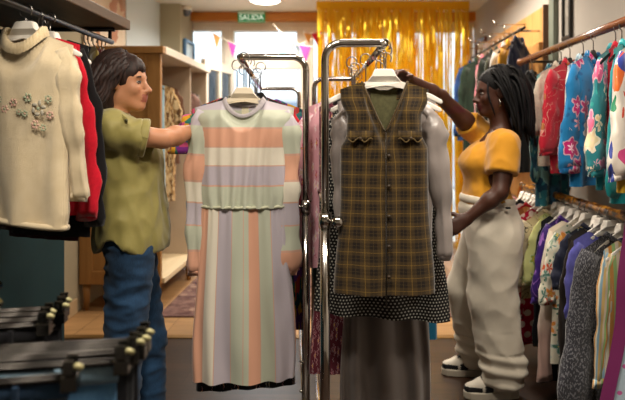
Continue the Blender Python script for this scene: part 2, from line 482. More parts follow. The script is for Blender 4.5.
# the open shop door, hinged at the left of its opening and swung inwards
door=empty('door_1',(X1(233),YB-.02,0)); door['kind']='structure'
ang=math.atan2(6.2-YB+.02,P(203,0,6.2).x-X1(233)); door.rotation_euler=(0,0,ang)
dl=math.hypot(6.2-YB+.02,P(203,0,6.2).x-X1(233))
m=MB()
for a,b in (((0,-.025,.02),(.08,.025,2.1)),((dl-.08,-.025,.02),(dl,.025,2.1)),((.08,-.025,.02),(dl-.08,.025,.14)),((.08,-.025,2.0),(dl-.08,.025,2.1)),((dl*.5-.03,-.025,.14),(dl*.5+.03,.025,2.0))): m.box(a,b)
m.build('door_frame',plain('#cfc6b8',.4,name='door_paint'),door,False,.004)
m=MB(); m.box((.08,-.004,.14),(dl-.08,.004,2.0)); m.build('door_pane',GLASS,door,False)
m=MB(); m.tube([(dl-.04,-.025,.95),(dl-.04,-.08,.95),(dl-.04,-.08,1.25),(dl-.04,-.025,1.25)],.012,8); m.build('door_handle',CHROME,door)
# ------------------------------------------------------------------ street outside the glass
slab('ground',(-14,YB+.15,-.12),(14,30,-.02),plain('#bdbab4',.9,name='pavement'))
fac=empty('building',(0,16,-.02)); tag(fac,'pale street building seen through the shop windows','building')
m=MB(); m.box((-12,0,0),(12,.6,9)); m.build('facade',plain('#dfe3e6',.9,name='facade_paint'),fac,False)
for i in range(7):
    m=MB()
    ol=[(-.6,0),(.6,0),(.6,1.6)]+[(p.x,p.z) for p in arc((0,0,1.6),.6,10,170,8)]+[(-.6,1.6)]
    m.prism([(x-9+i*3,z+1.0) for x,z in ol],-.06,0); m.build('arched_window',plain('#c6d4dc',.3,name='facade_glass'),fac,False,fixn=True)
van=empty('van',(-.2,11.2,-.02)); tag(van,'pale van with a pink and blue stripe parked outside the window','van')
m=MB(); m.prism([(-2.3,.35),(2.2,.35),(2.35,.9),(2.1,1.2),(1.5,1.95),(-2.2,2.0),(-2.35,1.2)],-.85,.85); m.build('body',plain('#aeb4bc',.35,name='van_paint'),van,False,.08,3,fixn=True)
m=MB(); m.box((-2.3,-.87,1.38),(1.7,-.855,1.52)); m.build('stripe',plain('#b82454',.5,name='pink_stripe'),van,False)
m=MB(); m.box((-2.3,-.87,1.18),(1.9,-.855,1.36)); m.build('stripe',plain('#34609f',.5,name='blue_stripe'),van,False)
for x in (-1.5,1.45):
    m=MB(); m.tube([(x,-.9,.33),(x,-.68,.33)],.33,20); m.build('wheel',plain('#202224',.7,name='tyre'),van)
m=MB(); m.box((-2.0,-.868,1.56),(.9,-.855,1.86)); m.build('side_window',plain('#7e8fa0',.15,name='van_glass'),van,False)

# ================================================================== FIXTURES
# ceiling light
cl=empty('ceiling_light',P(265,0,6.2)*1); cl.location.z=ZC
tag(cl,'glowing round ceiling light above the green exit sign','lamp')
m=MB(); m.tube([(0,0,0),(0,0,-.02)],.17,28); m.build('base',WHITEPL,cl)
m=MB(); m.ball((0,0,-.02),(.155,.155,.03),24); m.build('diffuser',emis('lamp_glow','#fff4df',9),cl)
# exit sign
sg=empty('exit_sign',P(251.5,17,6.84)); tag(sg,'green exit sign with white lettering on the amber beam','sign')
m=MB(); m.box((-.155,-.012,-.065),(.155,.012,.065)); m.build('panel',emis('sign_green','#1f7d46',.35),sg,False,.003)
m=MB(); m.box((-.15,-.013,.032),(.15,-.012,.06)); m.box((-.15,-.013,-.06),(.15,-.012,-.052)); m.build('border',plain('#cfe6d4',.4,name='sign_border'),sg,False)
def text(s,size,loc,parent,m,name='lettering',rot=(PI/2,0,0)):
    cu=bpy.data.curves.new(name,'FONT'); cu.body=s; cu.size=size; cu.align_x='CENTER'; cu.align_y='CENTER'; cu.extrude=.001
    t=bpy.data.objects.new('tmp',cu); COL.objects.link(t)
    dg=bpy.context.evaluated_depsgraph_get(); me=bpy.data.meshes.new_from_object(t.evaluated_get(dg))
    bpy.data.objects.remove(t); me.materials.clear(); me.materials.append(m)
    o=bpy.data.objects.new(name,me); COL.objects.link(o); o.location=loc; o.rotation_euler=rot; o.parent=parent
    return o
text('SALIDA',.085,(0,-.0135,-.008),sg,emis('sign_white','#eefaf0',.5))
# camera dome
dc=empty('security_camera',P(186.5,9,6.6)); dc.location.z=ZC
tag(dc,'small white dome security camera hanging from the ceiling corner','security camera')
m=MB(); m.tube([(0,0,0),(0,0,-.045)],.06,20); m.build('base',WHITEPL,dc)
m=MB(); m.ball((0,0,-.055),(.05,.05,.055),18); m.build('dome',plain('#59606a',.1,0,.6,name='dome_smoke'),dc)
# framed picture on the pillar side
pf=empty('framed_picture',(-1.76,6.72,1.92)); tag(pf,'tall blue framed picture hanging on the pillar by the window','picture')
m=MB()
w,h=.2,.44
m.box((0,-w,-h),(.03,-w+.035,h)); m.box((0,w-.035,-h),(.03,w,h)); m.box((0,-w+.035,h-.035),(.03,w-.035,h)); m.box((0,-w+.035,-h),(.03,w-.035,-h+.035))
m.build('frame',plain('#3c6288',.4,name='blue_frame'),pf,False,.003)
m=MB(); m.box((.002,-w+.03,-h+.03),(.012,w-.03,h-.03))
t=NT('blue_print'); z=t.sep(t.obj())[2]
t.base(t.ramp(t.math('ADD',t.math('MULTIPLY',z,1.1),.5),[(0,'#d8a040'),(.14,'#d09a50'),(.2,'#9db8c8'),(1,'#cfdde2')]),.5)
m.build('print',t.mat,pf,False)
# bunting
def bunting(label,p0,p1,sag,flags,loc_d):
    root=empty('bunting',p0); tag(root,label,'bunting')
    rel=p1-p0
    def pt(t): return rel*t+Vector((0,0,-sag*4*t*(1-t)))
    m=MB(); m.tube([pt(i/24) for i in range(25)],.004,6); m.build('cord',plain('#e8ddcf',.8,name='bunting_cord'),root)
    for t,c,wd,ht in flags:
        a=pt(t-wd/2/rel.length); b=pt(t+wd/2/rel.length); mid=(a+b)/2+Vector((0.01,.03*math.sin(t*40),-ht))
        m=MB(); i=[m.vert(q) for q in (a,b,mid)]; m.face(i)
        m.build('flag',cloth(c),root,False,solid=.002)
bunting('bunting of orange, pink and pale flags across the upper windows',P(203,26,6.6),P(316,37,6.5),.20,
  [(.12,'#e8a860',.09,.16),(.26,'#e0408c',.10,.17),(.42,'#ecc8d4',.10,.15),(.56,'#dcd0e4',.1,.14),(.7,'#7cc4bc',.11,.15),(.86,'#a8c8e4',.1,.13)],6.5)
bunting('short bunting of blue, amber and pink flags beside the golden curtain',P(273,24,6.6),P(318,46,6.35),.08,
  [(.2,'#6f93ad',.11,.10),(.42,'#eeb46c',.12,.14),(.72,'#e23a80',.17,.19)],6.3)
bunting('bright red pennant string tied to the edge of the golden curtain',P(303,32,6.15),P(322,29,6.2),.03,
  [(.25,'#e9a050',.09,.12),(.72,'#cc1f3a',.12,.15)],6.2)
# golden tinsel curtain
gt=NT('gold_foil')
gt.base(lin('#ffdf50'),.27,1.0,.5)
trl=gt.node('ShaderNodeBsdfTranslucent'); trl.inputs[0].default_value=lin('#ffd84a')
mx=gt.node('ShaderNodeMixShader'); mx.inputs[0].default_value=.58
gt.l.new(gt.b.outputs[0],mx.inputs[1]); gt.l.new(trl.outputs[0],mx.inputs[2]); gt.l.new(mx.outputs[0],gt.out.inputs[0])
GOLD=gt.mat
tc=empty('tinsel_curtain',((-.28+1.27)/2,6.2,0)); tag(tc,'golden foil fringe curtain hanging across the back window','curtain')
m=MB(); m.box((-.79,-.012,2.60),(.79,.012,2.69)); m.build('header_band',GOLD,tc,False,.004)
m=MB()
for k in range(300):
    x=-.785+1.57*(k+rnd.random())/300; y=rnd.uniform(-.04,.04); wd=rnd.uniform(.006,.013)
    if rnd.random()<.2: continue
    a0=rnd.uniform(0,PI); tw=rnd.uniform(-2.5,2.5); ph=rnd.uniform(0,6); zb=rnd.uniform(.05,.3)
    n=30; prev=None
    for j in range(n+1):
        tt=j/n; z=2.62+(zb-2.62)*tt; a=a0+tw*tt+.5*math.sin(ph+tt*9)+.5*math.sin(ph*3+tt*31)
        cx=x+.012*math.sin(ph+tt*5)*tt; cy=y+.015*math.sin(ph*2+tt*7)*tt
        q=(m.vert((cx-wd*math.cos(a),cy-wd*math.sin(a),z)),m.vert((cx+wd*math.cos(a),cy+wd*math.sin(a),z)))
        if prev: m.face((prev[0],prev[1],q[1],q[0]))
        prev=q
o=m.build('foil_fringe',GOLD,tc); o['kind']='stuff'
# rug
t=NT('rug_weave'); u=t.obj(); nz=t.noise(u,9,4,.7); v=t.vor(u,7)
t.bump(t.noise(u,200,2),.5,.004)
t.base(t.mix(t.math('LESS_THAN',v['Distance'],.3),t.ramp(nz,[(.35,'#4f3636'),(.6,'#7c625a')]),lin('#8f7568')),.95,0,.1)
m=MB(); m.box((-1.36,4.34,.001),(1.05,5.6,.012)); tag(m.build('rug',t.mat,None,False,.004),'faded pinkish patterned rug on the pale rear floor','rug')

# ------------------------------------------------------------------ wardrobe on the left
WOODW=wood('wardrobe_oak','#8a6234','#a67a45',2.2,.5,'z',.35)
WOODG=plain('#b7a48c',.55,var=.1,name='wardrobe_inside')
wr=empty('wardrobe',(-1.69,4.5,0)); tag(wr,'open fronted oak wardrobe on legs against the left wall','wardrobe')
def prt(name,m,parent,*boxes,bevel=.004):
    b=MB()
    for q in boxes: b.box(*q)
    return b.build(name,m,parent,False,bevel)
ep=prt('end_panel',WOODW,wr,((-.3,0,.2),(.31,.03,1.93)))
prt('panel_frame',WOODW,ep,((-.3,-.014,.2),(-.2,0,1.93)),((.21,-.014,.2),(.31,0,1.93)),((-.2,-.014,1.82),(.21,0,1.93)),((-.2,-.014,.2),(.21,0,.3)))
prt('end_panel',WOODG,wr,((-.3,1.47,.2),(.31,1.5,1.93)))
prt('divider',WOODG,wr,((-.28,.93,.24),(.29,.955,1.93)))
prt('back_panel',WOODG,wr,((-.3,.03,.2),(-.28,1.47,1.93)))
prt('bottom_board',wood('wardrobe_edge','#c9b48e','#dccaa8',2,.5,'y'),wr,((-.28,.03,.2),(.33,1.47,.24)))
prt('top_board',plain('#cfc3b0',.5,var=.06,name='wardrobe_top'),wr,((-.32,.03,1.93),(.34,1.52,1.99)))
prt('cornice',WOODW,wr,((-.33,-.03,1.93),(.335,.03,1.985)))
for x,y in ((-.26,.03),(.27,.03),(-.26,1.46),(.27,1.46),(.27,.95)):
    m=MB(); m.tube([(x,y,.2),(x,y,0)],[.032,.02],8); m.build('leg',WOODW,wr)
m=MB(); m.tube([(.02,.03,1.86),(.02,1.47,1.86)],.013,10); m.build('hanging_rail',CHROME,wr)

# ------------------------------------------------------------------ shelf with hanging rail, left
SHW=wood('shelf_walnut','#4a3a2c','#6a5440',3,.45,'y',.4)
ls=empty('wall_shelf',(-1.05,0,1.75)); tag(ls,'dark wooden shelf board with a black hanging rail under it','shelf')
prt('board',SHW,ls,((-.47,.9,.06),(.07,2.74,.105)))
m=MB(); m.tube([(0,.95,0),(0,2.70,0)],.012,10); m.build('rail',plain('#17130f',.35,.6,name='black_rail'),ls)
for y in (1.0,2.68):
    m=MB(); m.tube([(0,y,0),(0,y,.06)],.008,8); m.box((-.47,y-.012,.0),(-.455,y+.012,.06)); m.box((-.455,y-.012,.045),(.02,y+.012,.06)); m.build('bracket',BLACKPL,ls)
# ------------------------------------------------------------------ printed wall hanging beyond the shelf
m=MB(); 
for i in range(13):
    for j in range(2):
        y=4.55+.85*i/12; m.vert((-1.985+.008*math.sin(i*1.7),y,1.6 if j==0 else 2.66),(y,1.6+j*1.06))
for i in range(12): m.face((2*i,2*i+2,2*i+3,2*i+1))
tag(m.build('wall_hanging',blotch('faded_print',['#d8b08c','#e6cdb2','#c98f72','#e9d8c2','#b98a6a'],7,.8,1.2),None,solid=.004),'pinkish patterned cloth hanging on the wall above the wardrobe','wall hanging')

# ------------------------------------------------------------------ clothing racks in the middle
def rack(label,near,far,bar_n,bar_f,h,side,group='chrome clothing racks in the middle'):
    """near/far: posts on the floor; bar: how far the top bars reach sideways before the rail"""
    root=empty('clothing_rack',(near[0],near[1],0)); tag(root,label,'clothing rack')
    f=Vector((far[0]-near[0],far[1]-near[1],0)); r=.0135; c=.055
    def frame(o,bl,nm):
        o=Vector(o); 
        up=MB(); up.tube([o+Vector((0,0,1.02)),o+Vector((0,0,h-c))]+arc(o+Vector((side*c,0,h-c)),c,180 if side>0 else 0,90,8)[1:]+[o+Vector((side*(bl-.02),0,h)),o+Vector((side*bl,0,h))],r,14)
        p=up.build('upper_frame',CHROME,root)
        lo=MB(); lo.tube([o+Vector((0,0,.05)),o+Vector((0,0,1.05))],r*1.25,14); lo.build('lower_post',CHROME,root)
        k=MB(); k.tube([o+Vector((0,0,1.02)),o+Vector((0,0,1.07))],r*1.65,14); k.tube([o+Vector((side*.012,-.012,1.045)),o+Vector((side*.035,-.03,1.045))],.007,8); k.ball(o+Vector((side*.044,-.038,1.045)),(.02,.016,.02),12); k.build('clamp_knob',CHROME,root)
        b=MB(); b.tube([o+Vector((0,-.0,.05)),o+Vector((side*.45,0,.05))],r*1.2,12); b.tube([o+Vector((side*.45,0,.05)),o+Vector((side*.45,0,.0))],.02,10); b.tube([o+Vector((0,0,.05)),o],.02,10); b.build('foot',CHROME,root)
        for z in (.42,.3):
            b=MB(); b.ball(o+Vector((side*.019,-.008,z)),(.008,.006,.006),8); b.build('bolt',CHROME,root)
    frame((0,0,0),bar_n,'n'); frame(f,bar_f,'f')
    m=MB(); a=Vector((side*bar_n,0,h)); b=f+Vector((side*bar_f,0,h)); m.tube([a,b],r*.95,12); m.build('hanging_rail',CHROME,root)
    m=MB(); m.tube([Vector((0,0,1.10)),f+Vector((0,0,1.10))],r*.8,10); m.build('cross_bar',CHROME,root)
    m=MB(); m.tube([Vector((0,0,.12)),f+Vector((0,0,.12))],r*.8,10); m.build('cross_bar',CHROME,root)
    return root, Vector((near[0],near[1],0))+a, Vector((near[0],near[1],0))+b
HL=1.65
lnear=P(306,0,2.43); lfar=P(299,0,4.25)
RL,RLa,RLb=rack('chrome clothing rack whose end carries the pastel striped dress',(lnear.x,lnear.y),(lfar.x,lfar.y),.268,.27,HL,-1)
rnear=P(325,0,2.05); rfar=P(314,0,3.46)
RR,RRa,RRb=rack('chrome clothing rack whose end carries the plaid vest',(rnear.x,rnear.y),(rfar.x,rfar.y),.205,.235,HL,1)

# ------------------------------------------------------------------ rails on the right
ROD=wood('polished_brown_rod','#5e3520','#8a5433',3,.25,'y',.5,coat=.5)
t=NT('bamboo_cane'); o_=t.obj(); nz=t.noise(t.vmap(o_,(1,.6,1)),40,3,.6)
BAMB=None
t.base(t.ramp(nz,[(.38,'#1a1008'),(.50,'#8a5518'),(.64,'#c9902f')]),.3,0,.5); BAMB=t.mat
def wallrail(label,z,x,y0,y1,mt,r,nm,bend=False,knots=False):
    root=empty('clothes_rail',(x,y0,z)); tag(root,label,'clothes rail'); L=y1-y0
    m=MB()
    if knots:
        n=int(L/.14); pts=[];rs=[]
        for i in range(n*6+1):
            pts.append((0,L*i/(n*6),0)); rs.append(r*(1.18 if i%6==0 else 1.0))
        m.tube(pts,rs,12)
    else: m.tube([(0,0,0),(0,L,0)],r,16)
    m.build('rod',mt,root)
    for y in (L*.12,L-.03):
        b=MB(); b.tube([(0,y,-.0),(XR-x-.012,y,0)],.009,8); b.tube([(XR-x-.012,y,0),(XR-x-.001,y,0)],.035,14); b.build('wall_bracket',plain('#2a2622',.4,.8,name='dark_bracket'),root)
    for y in (-.0,L):
        b=MB(); b.ball((0,y,0),(r*1.25,r*.7,r*1.25),12); b.build('end_cap',mt,root)
    if bend:
        b=MB(); b.tube([(0,L,0)]+arc((0,L,-.08),.08,90,0,6,(0,1,0))[1:]+[(0,L+.08,-.3)],.016,10); b.build('hooked_end',wood('amber_hook','#a2601c','#c98432',3,.35,'z'),root)
    return root
UZ,LZ,RX=1.82,.985,1.2
wallrail('polished brown wooden rail holding the printed robes on the right',UZ,RX,1.75,4.1,ROD,.021,'u')
wallrail('mottled bamboo rail below the printed robes',LZ,RX,1.9,4.05,BAMB,.02,'l',True,True)

# wood panel with hook arms on the right wall
wp=empty('hook_panel',(XR,5.4,1.55)); tag(wp,'pale plywood panel with metal hook arms fixed to the right wall','wall panel')
PLY=wood('pale_plywood','#b98448','#d3a263',2,.5,'z',.35)
prt('panel',PLY,wp,((-.04,-.98,-.75),(-.003,1.0,.72)))
prt('edge_strip',plain('#5a3c22',.5,name='panel_edge'),wp,((-.045,-1.0,-.75),(-.0,-.98,.73)))
prt('batten',PLY,wp,((-.07,-.97,.38),(-.04,-.55,.46)))
for k,y in enumerate((-.55,-.1,.4,.85)):
    b=MB(); b.tube([(-.04,y,.66),(-.28,y,.66),(-.30,y,.69)],.006,8); b.tube([(-.22,y-.03,.66),(-.22,y-.03,.58)],.004,6); b.ball((-.30,y,.692),.009,8); b.build('hook_arm',CHROME,wp)
m=MB(); m.tube([(-.2,-1.05,.55),(-.2,.75,.55)],.011,10)
m.build('hanging_rail',plain('#3a342c',.4,.7,name='dark_rail'),wp)
for y in (-.9,.6):
    b=MB(); b.tube([(-.2,y,.55),(-.04,y,.55)],.008,8); b.build('rail_bracket',CHROME,wp)
# framed board beyond it
fb=empty('framed_poster',(XR,6.55,1.85)); tag(fb,'pale framed poster on the far right wall beyond the jackets','poster')
prt('frame',plain('#6b3d22',.5,name='red_brown_frame'),fb,((-.03,-.22,-.5),(-.002,-.19,.5)),((-.03,.19,-.5),(-.002,.22,.5)),((-.03,-.19,.47),(-.002,.19,.5)),((-.03,-.19,-.5),(-.002,.19,-.47)),bevel=.003)
prt('print',scroll('poster_print','#d9cba8','#6f8a78',6,.06,fg2='#7a9a90'),fb,((-.012,-.19,-.47),(-.004,.19,.47)))
# small dark picture
sp=empty('framed_picture',(XR,4.02,2.16)); tag(sp,'small black framed picture high on the near right wall','picture')
prt('frame',plain('#17140f',.4,name='black_frame'),sp,((-.025,-.075,-.2),(-.002,-.05,.2)),((-.025,.05,-.2),(-.002,.075,.2)),((-.025,-.05,.17),(-.002,.05,.2)),((-.025,-.05,-.2),(-.002,.05,-.17)),bevel=.003)
prt('print',blotch('grey_print',['#8a857c','#a09a90','#77736c'],10),sp,((-.01,-.05,-.17),(-.004,.05,.17)))

# ================================================================== HANGERS
HUB=[(0,0),(.028,-.001),(.034,-.006),(.042,-.024),(.058,-.042),(.10,-.060),(.160,-.086),(.196,-.106),(.200,-.116),(.192,-.121),(.15,-.103),(.10,-.080),(.055,-.066),(0,-.060)]
THIN=[(0,0),(.012,-.001),(.018,-.008),(.03,-.022),(.06,-.036),(.10,-.052),(.160,-.080),(.198,-.102),(.200,-.112),(.192,-.115),(.15,-.092),(.10,-.066),(.05,-.044),(0,-.036)]
def hanger_proto(kind,stem=.05,scale=1.0,hookm=None):
    root=empty('clothes_hanger'); half=HUB if kind in('white','cream') else THIN
    ol=[(x*scale,z-.02-stem) for x,z in half]+[(-x*scale,z-.02-stem) for x,z in half[::-1][1:-1]]
    mt={'white':WHITEPL,'cream':plain('#e3d6bd',.4,0,.4,name='cream_plastic'),'black':BLACKPL}[kind]
    m=MB(); th=.013 if kind!='black' else .007
    m.prism(ol,-th,th)
    m.v=[(x,y*(1.0 if abs(x)<.05*scale else .42),z) for x,y,z in m.v]
    m.build('hanger_body',mt,root,False,.004,2,fixn=True)
    m=MB(); r=.0025
    pts=arc((0,0,-.005),.022,-40,180,12)
    pts+=[Vector((-.022,0,-.012))]+arc((-.006,0,-.012),.016,180,270,4)[1:]+[Vector((0,0,-.032)),Vector((0,0,-.03-stem))]
    m.tube(pts,r,6); m.build('hook',hookm or STEEL,root)
    return root
PROTO={}
def hang(kind,loc,rz,label,group,stem=.05,scale=1.0,hookm=None):
    k=(kind,stem,scale,hookm)
    if k not in PROTO: PROTO[k]=hanger_proto(kind,stem,scale,hookm); h=PROTO[k]
    else: h=clone(PROTO[k])
    h.location=loc; h.rotation_euler=(0,0,rz); tag(h,label,'hanger',group); return h

# ================================================================== GARMENTS
def body_mb(W=.2,L=.65,prof=None,depth=.05,nh=.07,ndf=.06,ndb=.02,npow=2.0,slope=.36,nf=4,amp=.010,seed=0,nu=40,nv=34,hem=None,uvx=None,sag=0.0,open_=False):
    prof=prof or [(0,W),(1,W*1.05)]
    m=MB(); ph=seed*1.7; rows=[]
    for j in range(nv+1):
        v=j/nv; w=interp(prof,v); row=[]
        for side in (0,1):
            rng=range(nu+1) if side==0 else range(nu-1,0,-1)
            for i in rng:
                u=-1+2*i/nu; xs=abs(u)*W
                zt=-slope*max(0,xs-nh)
                if xs<nh: zt-=(ndf if side==0 else ndb)*(1-(xs/nh)**npow)
                z=zt+(-L-zt)*v+(hem(u,side)*v if hem else 0)
                base=sst(-.02,.16,v)
                if xs<nh: base=max(base,.45*sst(0,.5,1-xs/nh)+.1)
                prof_u=max(0,1-abs(u)**3)**.5
                y=depth*base*prof_u
                f=amp*(.25+v)*math.sin(u*PI*nf+ph+.8*math.sin(v*3+ph)+(1.3 if side else 0))*sst(0,.25,v)*(1-abs(u)**6)
                n_=noise.noise(Vector((u*3+seed*3.1,v*5*L,side*9+seed)))*amp*.9*sst(0,.2,v)
                xx=u*w+amp*.7*math.sin(v*6+ph+u*5)*v
                sgn=-1 if side==0 else 1
                yy=sgn*(y+f*.6*(1 if side==0 else -1)*sgn*sgn+n_)
                if side==0: yy=-(y+f+n_)
                else: yy=(y+n_)*1.0+f*.5
                if side==1 and yy< -y+.004: yy=-y+.004
                row.append(m.vert((xx,yy,z),((u if uvx is None else u*uvx),z)))
        rows.append(row)
    n=len(rows[0])
    for j in range(nv):
        A,B=rows[j],rows[j+1]
        for i in range(n): m.face((A[(i+1)%n],A[i],B[i],B[(i+1)%n]))
    m.rows=rows; m.nu=nu
    return m
def sleeve_mb(side,W,nh,slope,L,r0=.055,r1=.04,flat=.55,out=.06,puff=0.0,bend=0.0,seed=0,fwd=0.0,n=18,nk=18,cuff=0.0):
    m=MB(); z0=-slope*(W-nh)-.035; pts=[];rx=[];ry=[]
    for k in range(nk+1):
        t=k/nk
        x=side*(W-.03+out*(1-(1-t)**2)+bend*math.sin(t*PI)); y=fwd*t*t+.004*math.sin(seed+t*7); z=z0-L*t
        if k==0: z+=.015; x-=side*.015
        r=interp([(0,r0*.75),(.12,r0*(1+puff)),(.35,r0*(1+puff*.6)),(.8,r1*(1+.25*puff)),(.93,r1),(1,r1*(1-.45*cuff))],t)
        w=.004*math.sin(t*17+seed*2)+.003*math.sin(t*31+seed)
        pts.append(Vector((x,y,z))); rx.append(r*flat+w*.5); ry.append(r+w)
    # the first axis of the tube frame lies across the garment
    pts.append(pts[-1]+Vector((0,0,.03))); rx.append(rx[-1]*.85); ry.append(ry[-1]*.85)
    rg=m.tube(pts,ry,n,0,True,rx)
    for ring in rg[1:-2]:
        for i,q in enumerate(ring):
            p=Vector(m.v[q]); nn=noise.noise(Vector((p.x*22+seed,p.y*22,p.z*9)))*.006+r0*.10*math.sin(p.x*150+p.z*9+seed)
            m.v[q]=(p.x+nn,p.y+nn,p.z)
    return m
def ring_mb(nh,zf,zb,h,thick,depth_f,depth_b,ribs=0,n=64,out=.012):
    """a band standing round a neckline"""
    m=MB(); rows=[]
    for k,(dh,do) in enumerate(((-.0,0),(.35,out*.5),(1,out*.1),(1,-thick),(.2,-thick*.8))):
        row=[]
        for i in range(n):
            a=2*PI*i/n; c,s=math.cos(a),math.sin(a)
            rr=(thick*.5*(1 if i%2 else -1) if ribs and k<3 else 0)
            z=(zf if s<0 else zb)*abs(s)**1.6+h*dh
            rx=nh*(1-.13*dh)+do+rr; ry=(depth_f if s<0 else depth_b)+do+rr
            row.append(m.vert((rx*c,ry*s,z),(i/n,z)))
        rows.append(row)
    for A,B in zip(rows,rows[1:]):
        for i in range(n): m.face((A[i],A[(i+1)%n],B[(i+1)%n],B[i]))
    return m
GN=[0]
def garment(name,label,cat,loc,rz,mat,W=.19,L=.62,sleeve=None,smat=None,collar=None,group=None,kind='black',stem=.05,hgroup=None,hlabel=None,hscale=1.0,hookm=None,hanger=True,drop=None,**kw):
    """a garment on its own hanger; loc is the point of the rail"""
    GN[0]+=1; seed=kw.pop('seed',GN[0])
    d=drop if drop is not None else .02+stem+.030
    root=empty(name,(loc[0],loc[1],loc[2]-d),rz); tag(root,label,cat,group)
    kw.setdefault('nh',.07); kw.setdefault('slope',.40)
    m=body_mb(W=W,L=L,seed=seed,**kw); m.build('body',mat,root)
    if sleeve:
        for s in (-1,1): sleeve_mb(s,W,kw['nh'],kw['slope'],seed=seed+s,**sleeve).build('sleeve',smat or mat,root)
    if collar:
        ring_mb(kw['nh']*1.0,-kw.get('ndf',.06)*.95,-kw.get('ndb',.02),collar.get('h',.03),.004,.03,.03).build('collar',collar.get('mat',mat),root)
    if hanger:
        hang(kind,loc,rz,hlabel or 'hanger',hgroup,stem,hscale,hookm)
    return root
# ================================================================== FRONT DRESS (left rack end)
def lerp(a,b,t): return a+(b-a)*t
def on_rail(a,b,y): 
    t=(y-a.y)/(b.y-a.y); return a.lerp(b,t)
LIL,GRN,ORG,CRM='#b9b1ba','#bcc1ae','#dba58a','#e0d9c8'
LIN='#d0a490'
dl=P(245,0,2.40); DZ=1.472
dr=empty('dress',(dl.x,2.385,DZ)); tag(dr,'long sleeved dress in pastel lilac, sage, peach and cream stripes','dress')
WZ=.424; DL=1.107
# bodice: horizontal bands measured down from the neck (metres)
Lh=.55
def vs(lst): # list of (depth_down, colour) -> stops over z in [-Lh,0]
    out=[]; 
    for zb,c in lst: out.append(((Lh-zb)/Lh,c))
    return sorted(out)
bands=[(.55,GRN),(.366,LIL),(.360,LIN),(.282,LIL),(.276,LIN),(.208,CRM),(.202,GRN),(.13,ORG),(.124,GRN),(.05,LIL)]
# each entry: colour from that depth upwards to the next
bod=stripes('pastel_bodice',[(max(0,(Lh-a)/Lh),c) for a,c in [(.55,GRN),(.340,LIN),(.335,LIL),(.261,LIN),(.256,CRM),(.189,LIN),(.184,ORG),(.114,LIN),(.109,GRN),(.040,LIL)]],'y',Lh,Lh,.42,.35)
profd=[(0,.198),(.06,.196),(.2,.178),(.5,.172),(.86,.168),(1,.164)]
body_mb(W=.198,L=WZ,prof=profd,depth=.055,nh=.085,ndf=.07,ndb=.03,slope=.26,nf=7,amp=.007,seed=3,nu=60,nv=40).build('bodice',bod,dr)
sk=[(-1,ORG),(-.80,LIN),(-.785,CRM),(-.55,LIN),(-.535,LIL),(-.24,LIN),(-.225,GRN),(.02,LIN),(.035,GRN),(.14,ORG),(.34,LIN),(.355,GRN),(.62,LIN),(.64,LIL),(.99,LIL)]
skm=stripes('pastel_skirt',[((a+1)/2,c) for a,c in sk],'x',2.0,1.0,.42,.35)
m=MB(); 
def skirt_mb(W0,W1,L,depth0,depth1,nf,amp,seed,nu=70,nv=44,gather=.003,hem=None):
    m=MB(); rows=[]
    for j in range(nv+1):
        v=j/nv; row=[]
        w=W0+(W1-W0)*sst(-.3,1,v)*1.0; dp=depth0+(depth1-depth0)*v
        for i in range(2*nu):
            a=2*PI*i/(2*nu); c,s=math.cos(a),math.sin(a)
            u=(2/PI)*math.asin(max(-1,min(1,c)))
            f=amp*(.3+v)*math.sin(u*PI*nf+seed+.9*math.sin(v*2.3+seed))+gather*(1-sst(0,.35,v))*math.sin(u*46+seed)
            x=w*math.copysign(abs(c)**.8,c)+.006*v*math.sin(v*7+seed+2*u); y=(dp+f)*s+noise.noise(Vector((u*3,v*4,s+seed)))*amp*.6*v
            row.append(m.vert((x,y,-L*v+(hem(u) if hem else 0)*v),(x/w if w else 0,-L*v)))
        rows.append(row)
    n=len(rows[0])
    for A,B in zip(rows,rows[1:]):
        for i in range(n): m.face((A[i],A[(i+1)%n],B[(i+1)%n],B[i]))
    return m
so=skirt_mb(.166,.205,DL-WZ,.05,.060,5,.012,1.2,hem=lambda u:.012*u).build('skirt',skm,dr); so.location=(0,0,-WZ+.004)
wb=MB(); rr=[]
for k in range(64):
    a=2*PI*k/64; rr.append(Vector((.168*math.cos(a),.056*math.sin(a)*1.02,-WZ+.004+.002*math.sin(k*2.1))))
wb.tube(rr+[rr[0]],.006,8,0,False); wb.build('waistband',cloth('#c6c8ae'),dr)
ring_mb(.087,-.070,-.026,.014,.003,.040,.024,out=.002).build('neckband',cloth('#b9b2b6'),dr)
m=MB(); m.box((-.016,.030,-.065),(.012,.033,.0)); m.build('inner_label',cloth('#e9e0c0'),dr,False)
slb=[(.70,'#d9d0c0'),(.655,ORG),(.555,LIN),(.548,GRN),(.455,LIN),(.448,LIL),(.355,CRM),(.27,LIN),(.262,ORG),(.165,GRN),(.05,LIL)]
slm=stripes('pastel_sleeve',[(max(0,(a)/.72),c) for a,c in sorted([(0,LIL),(.045,LIL),(.055,GRN),(.165,LIN),(.172,ORG),(.27,LIN),(.278,CRM),(.355,LIN),(.362,LIL),(.445,LIN),(.452,GRN),(.545,LIN),(.552,ORG),(.668,'#ded6c6')])],'y',.72,0,.42,.35)
for s,b,o in ((-1,-.004,.030),(1,-.004,.014)):
    sm=sleeve_mb(s,.196,.085,.26,.63,.046,.040,.5,o,.22,b,seed=s+5,n=22,nk=30,cuff=.5); sm.build('sleeve',slm,dr)
hp=on_rail(RLa,RLb,RLa.y+.012)
hang('cream',(dl.x-.004,2.40,1.647),.06,'cream plastic hanger holding the pastel striped dress',None,.102,.97)

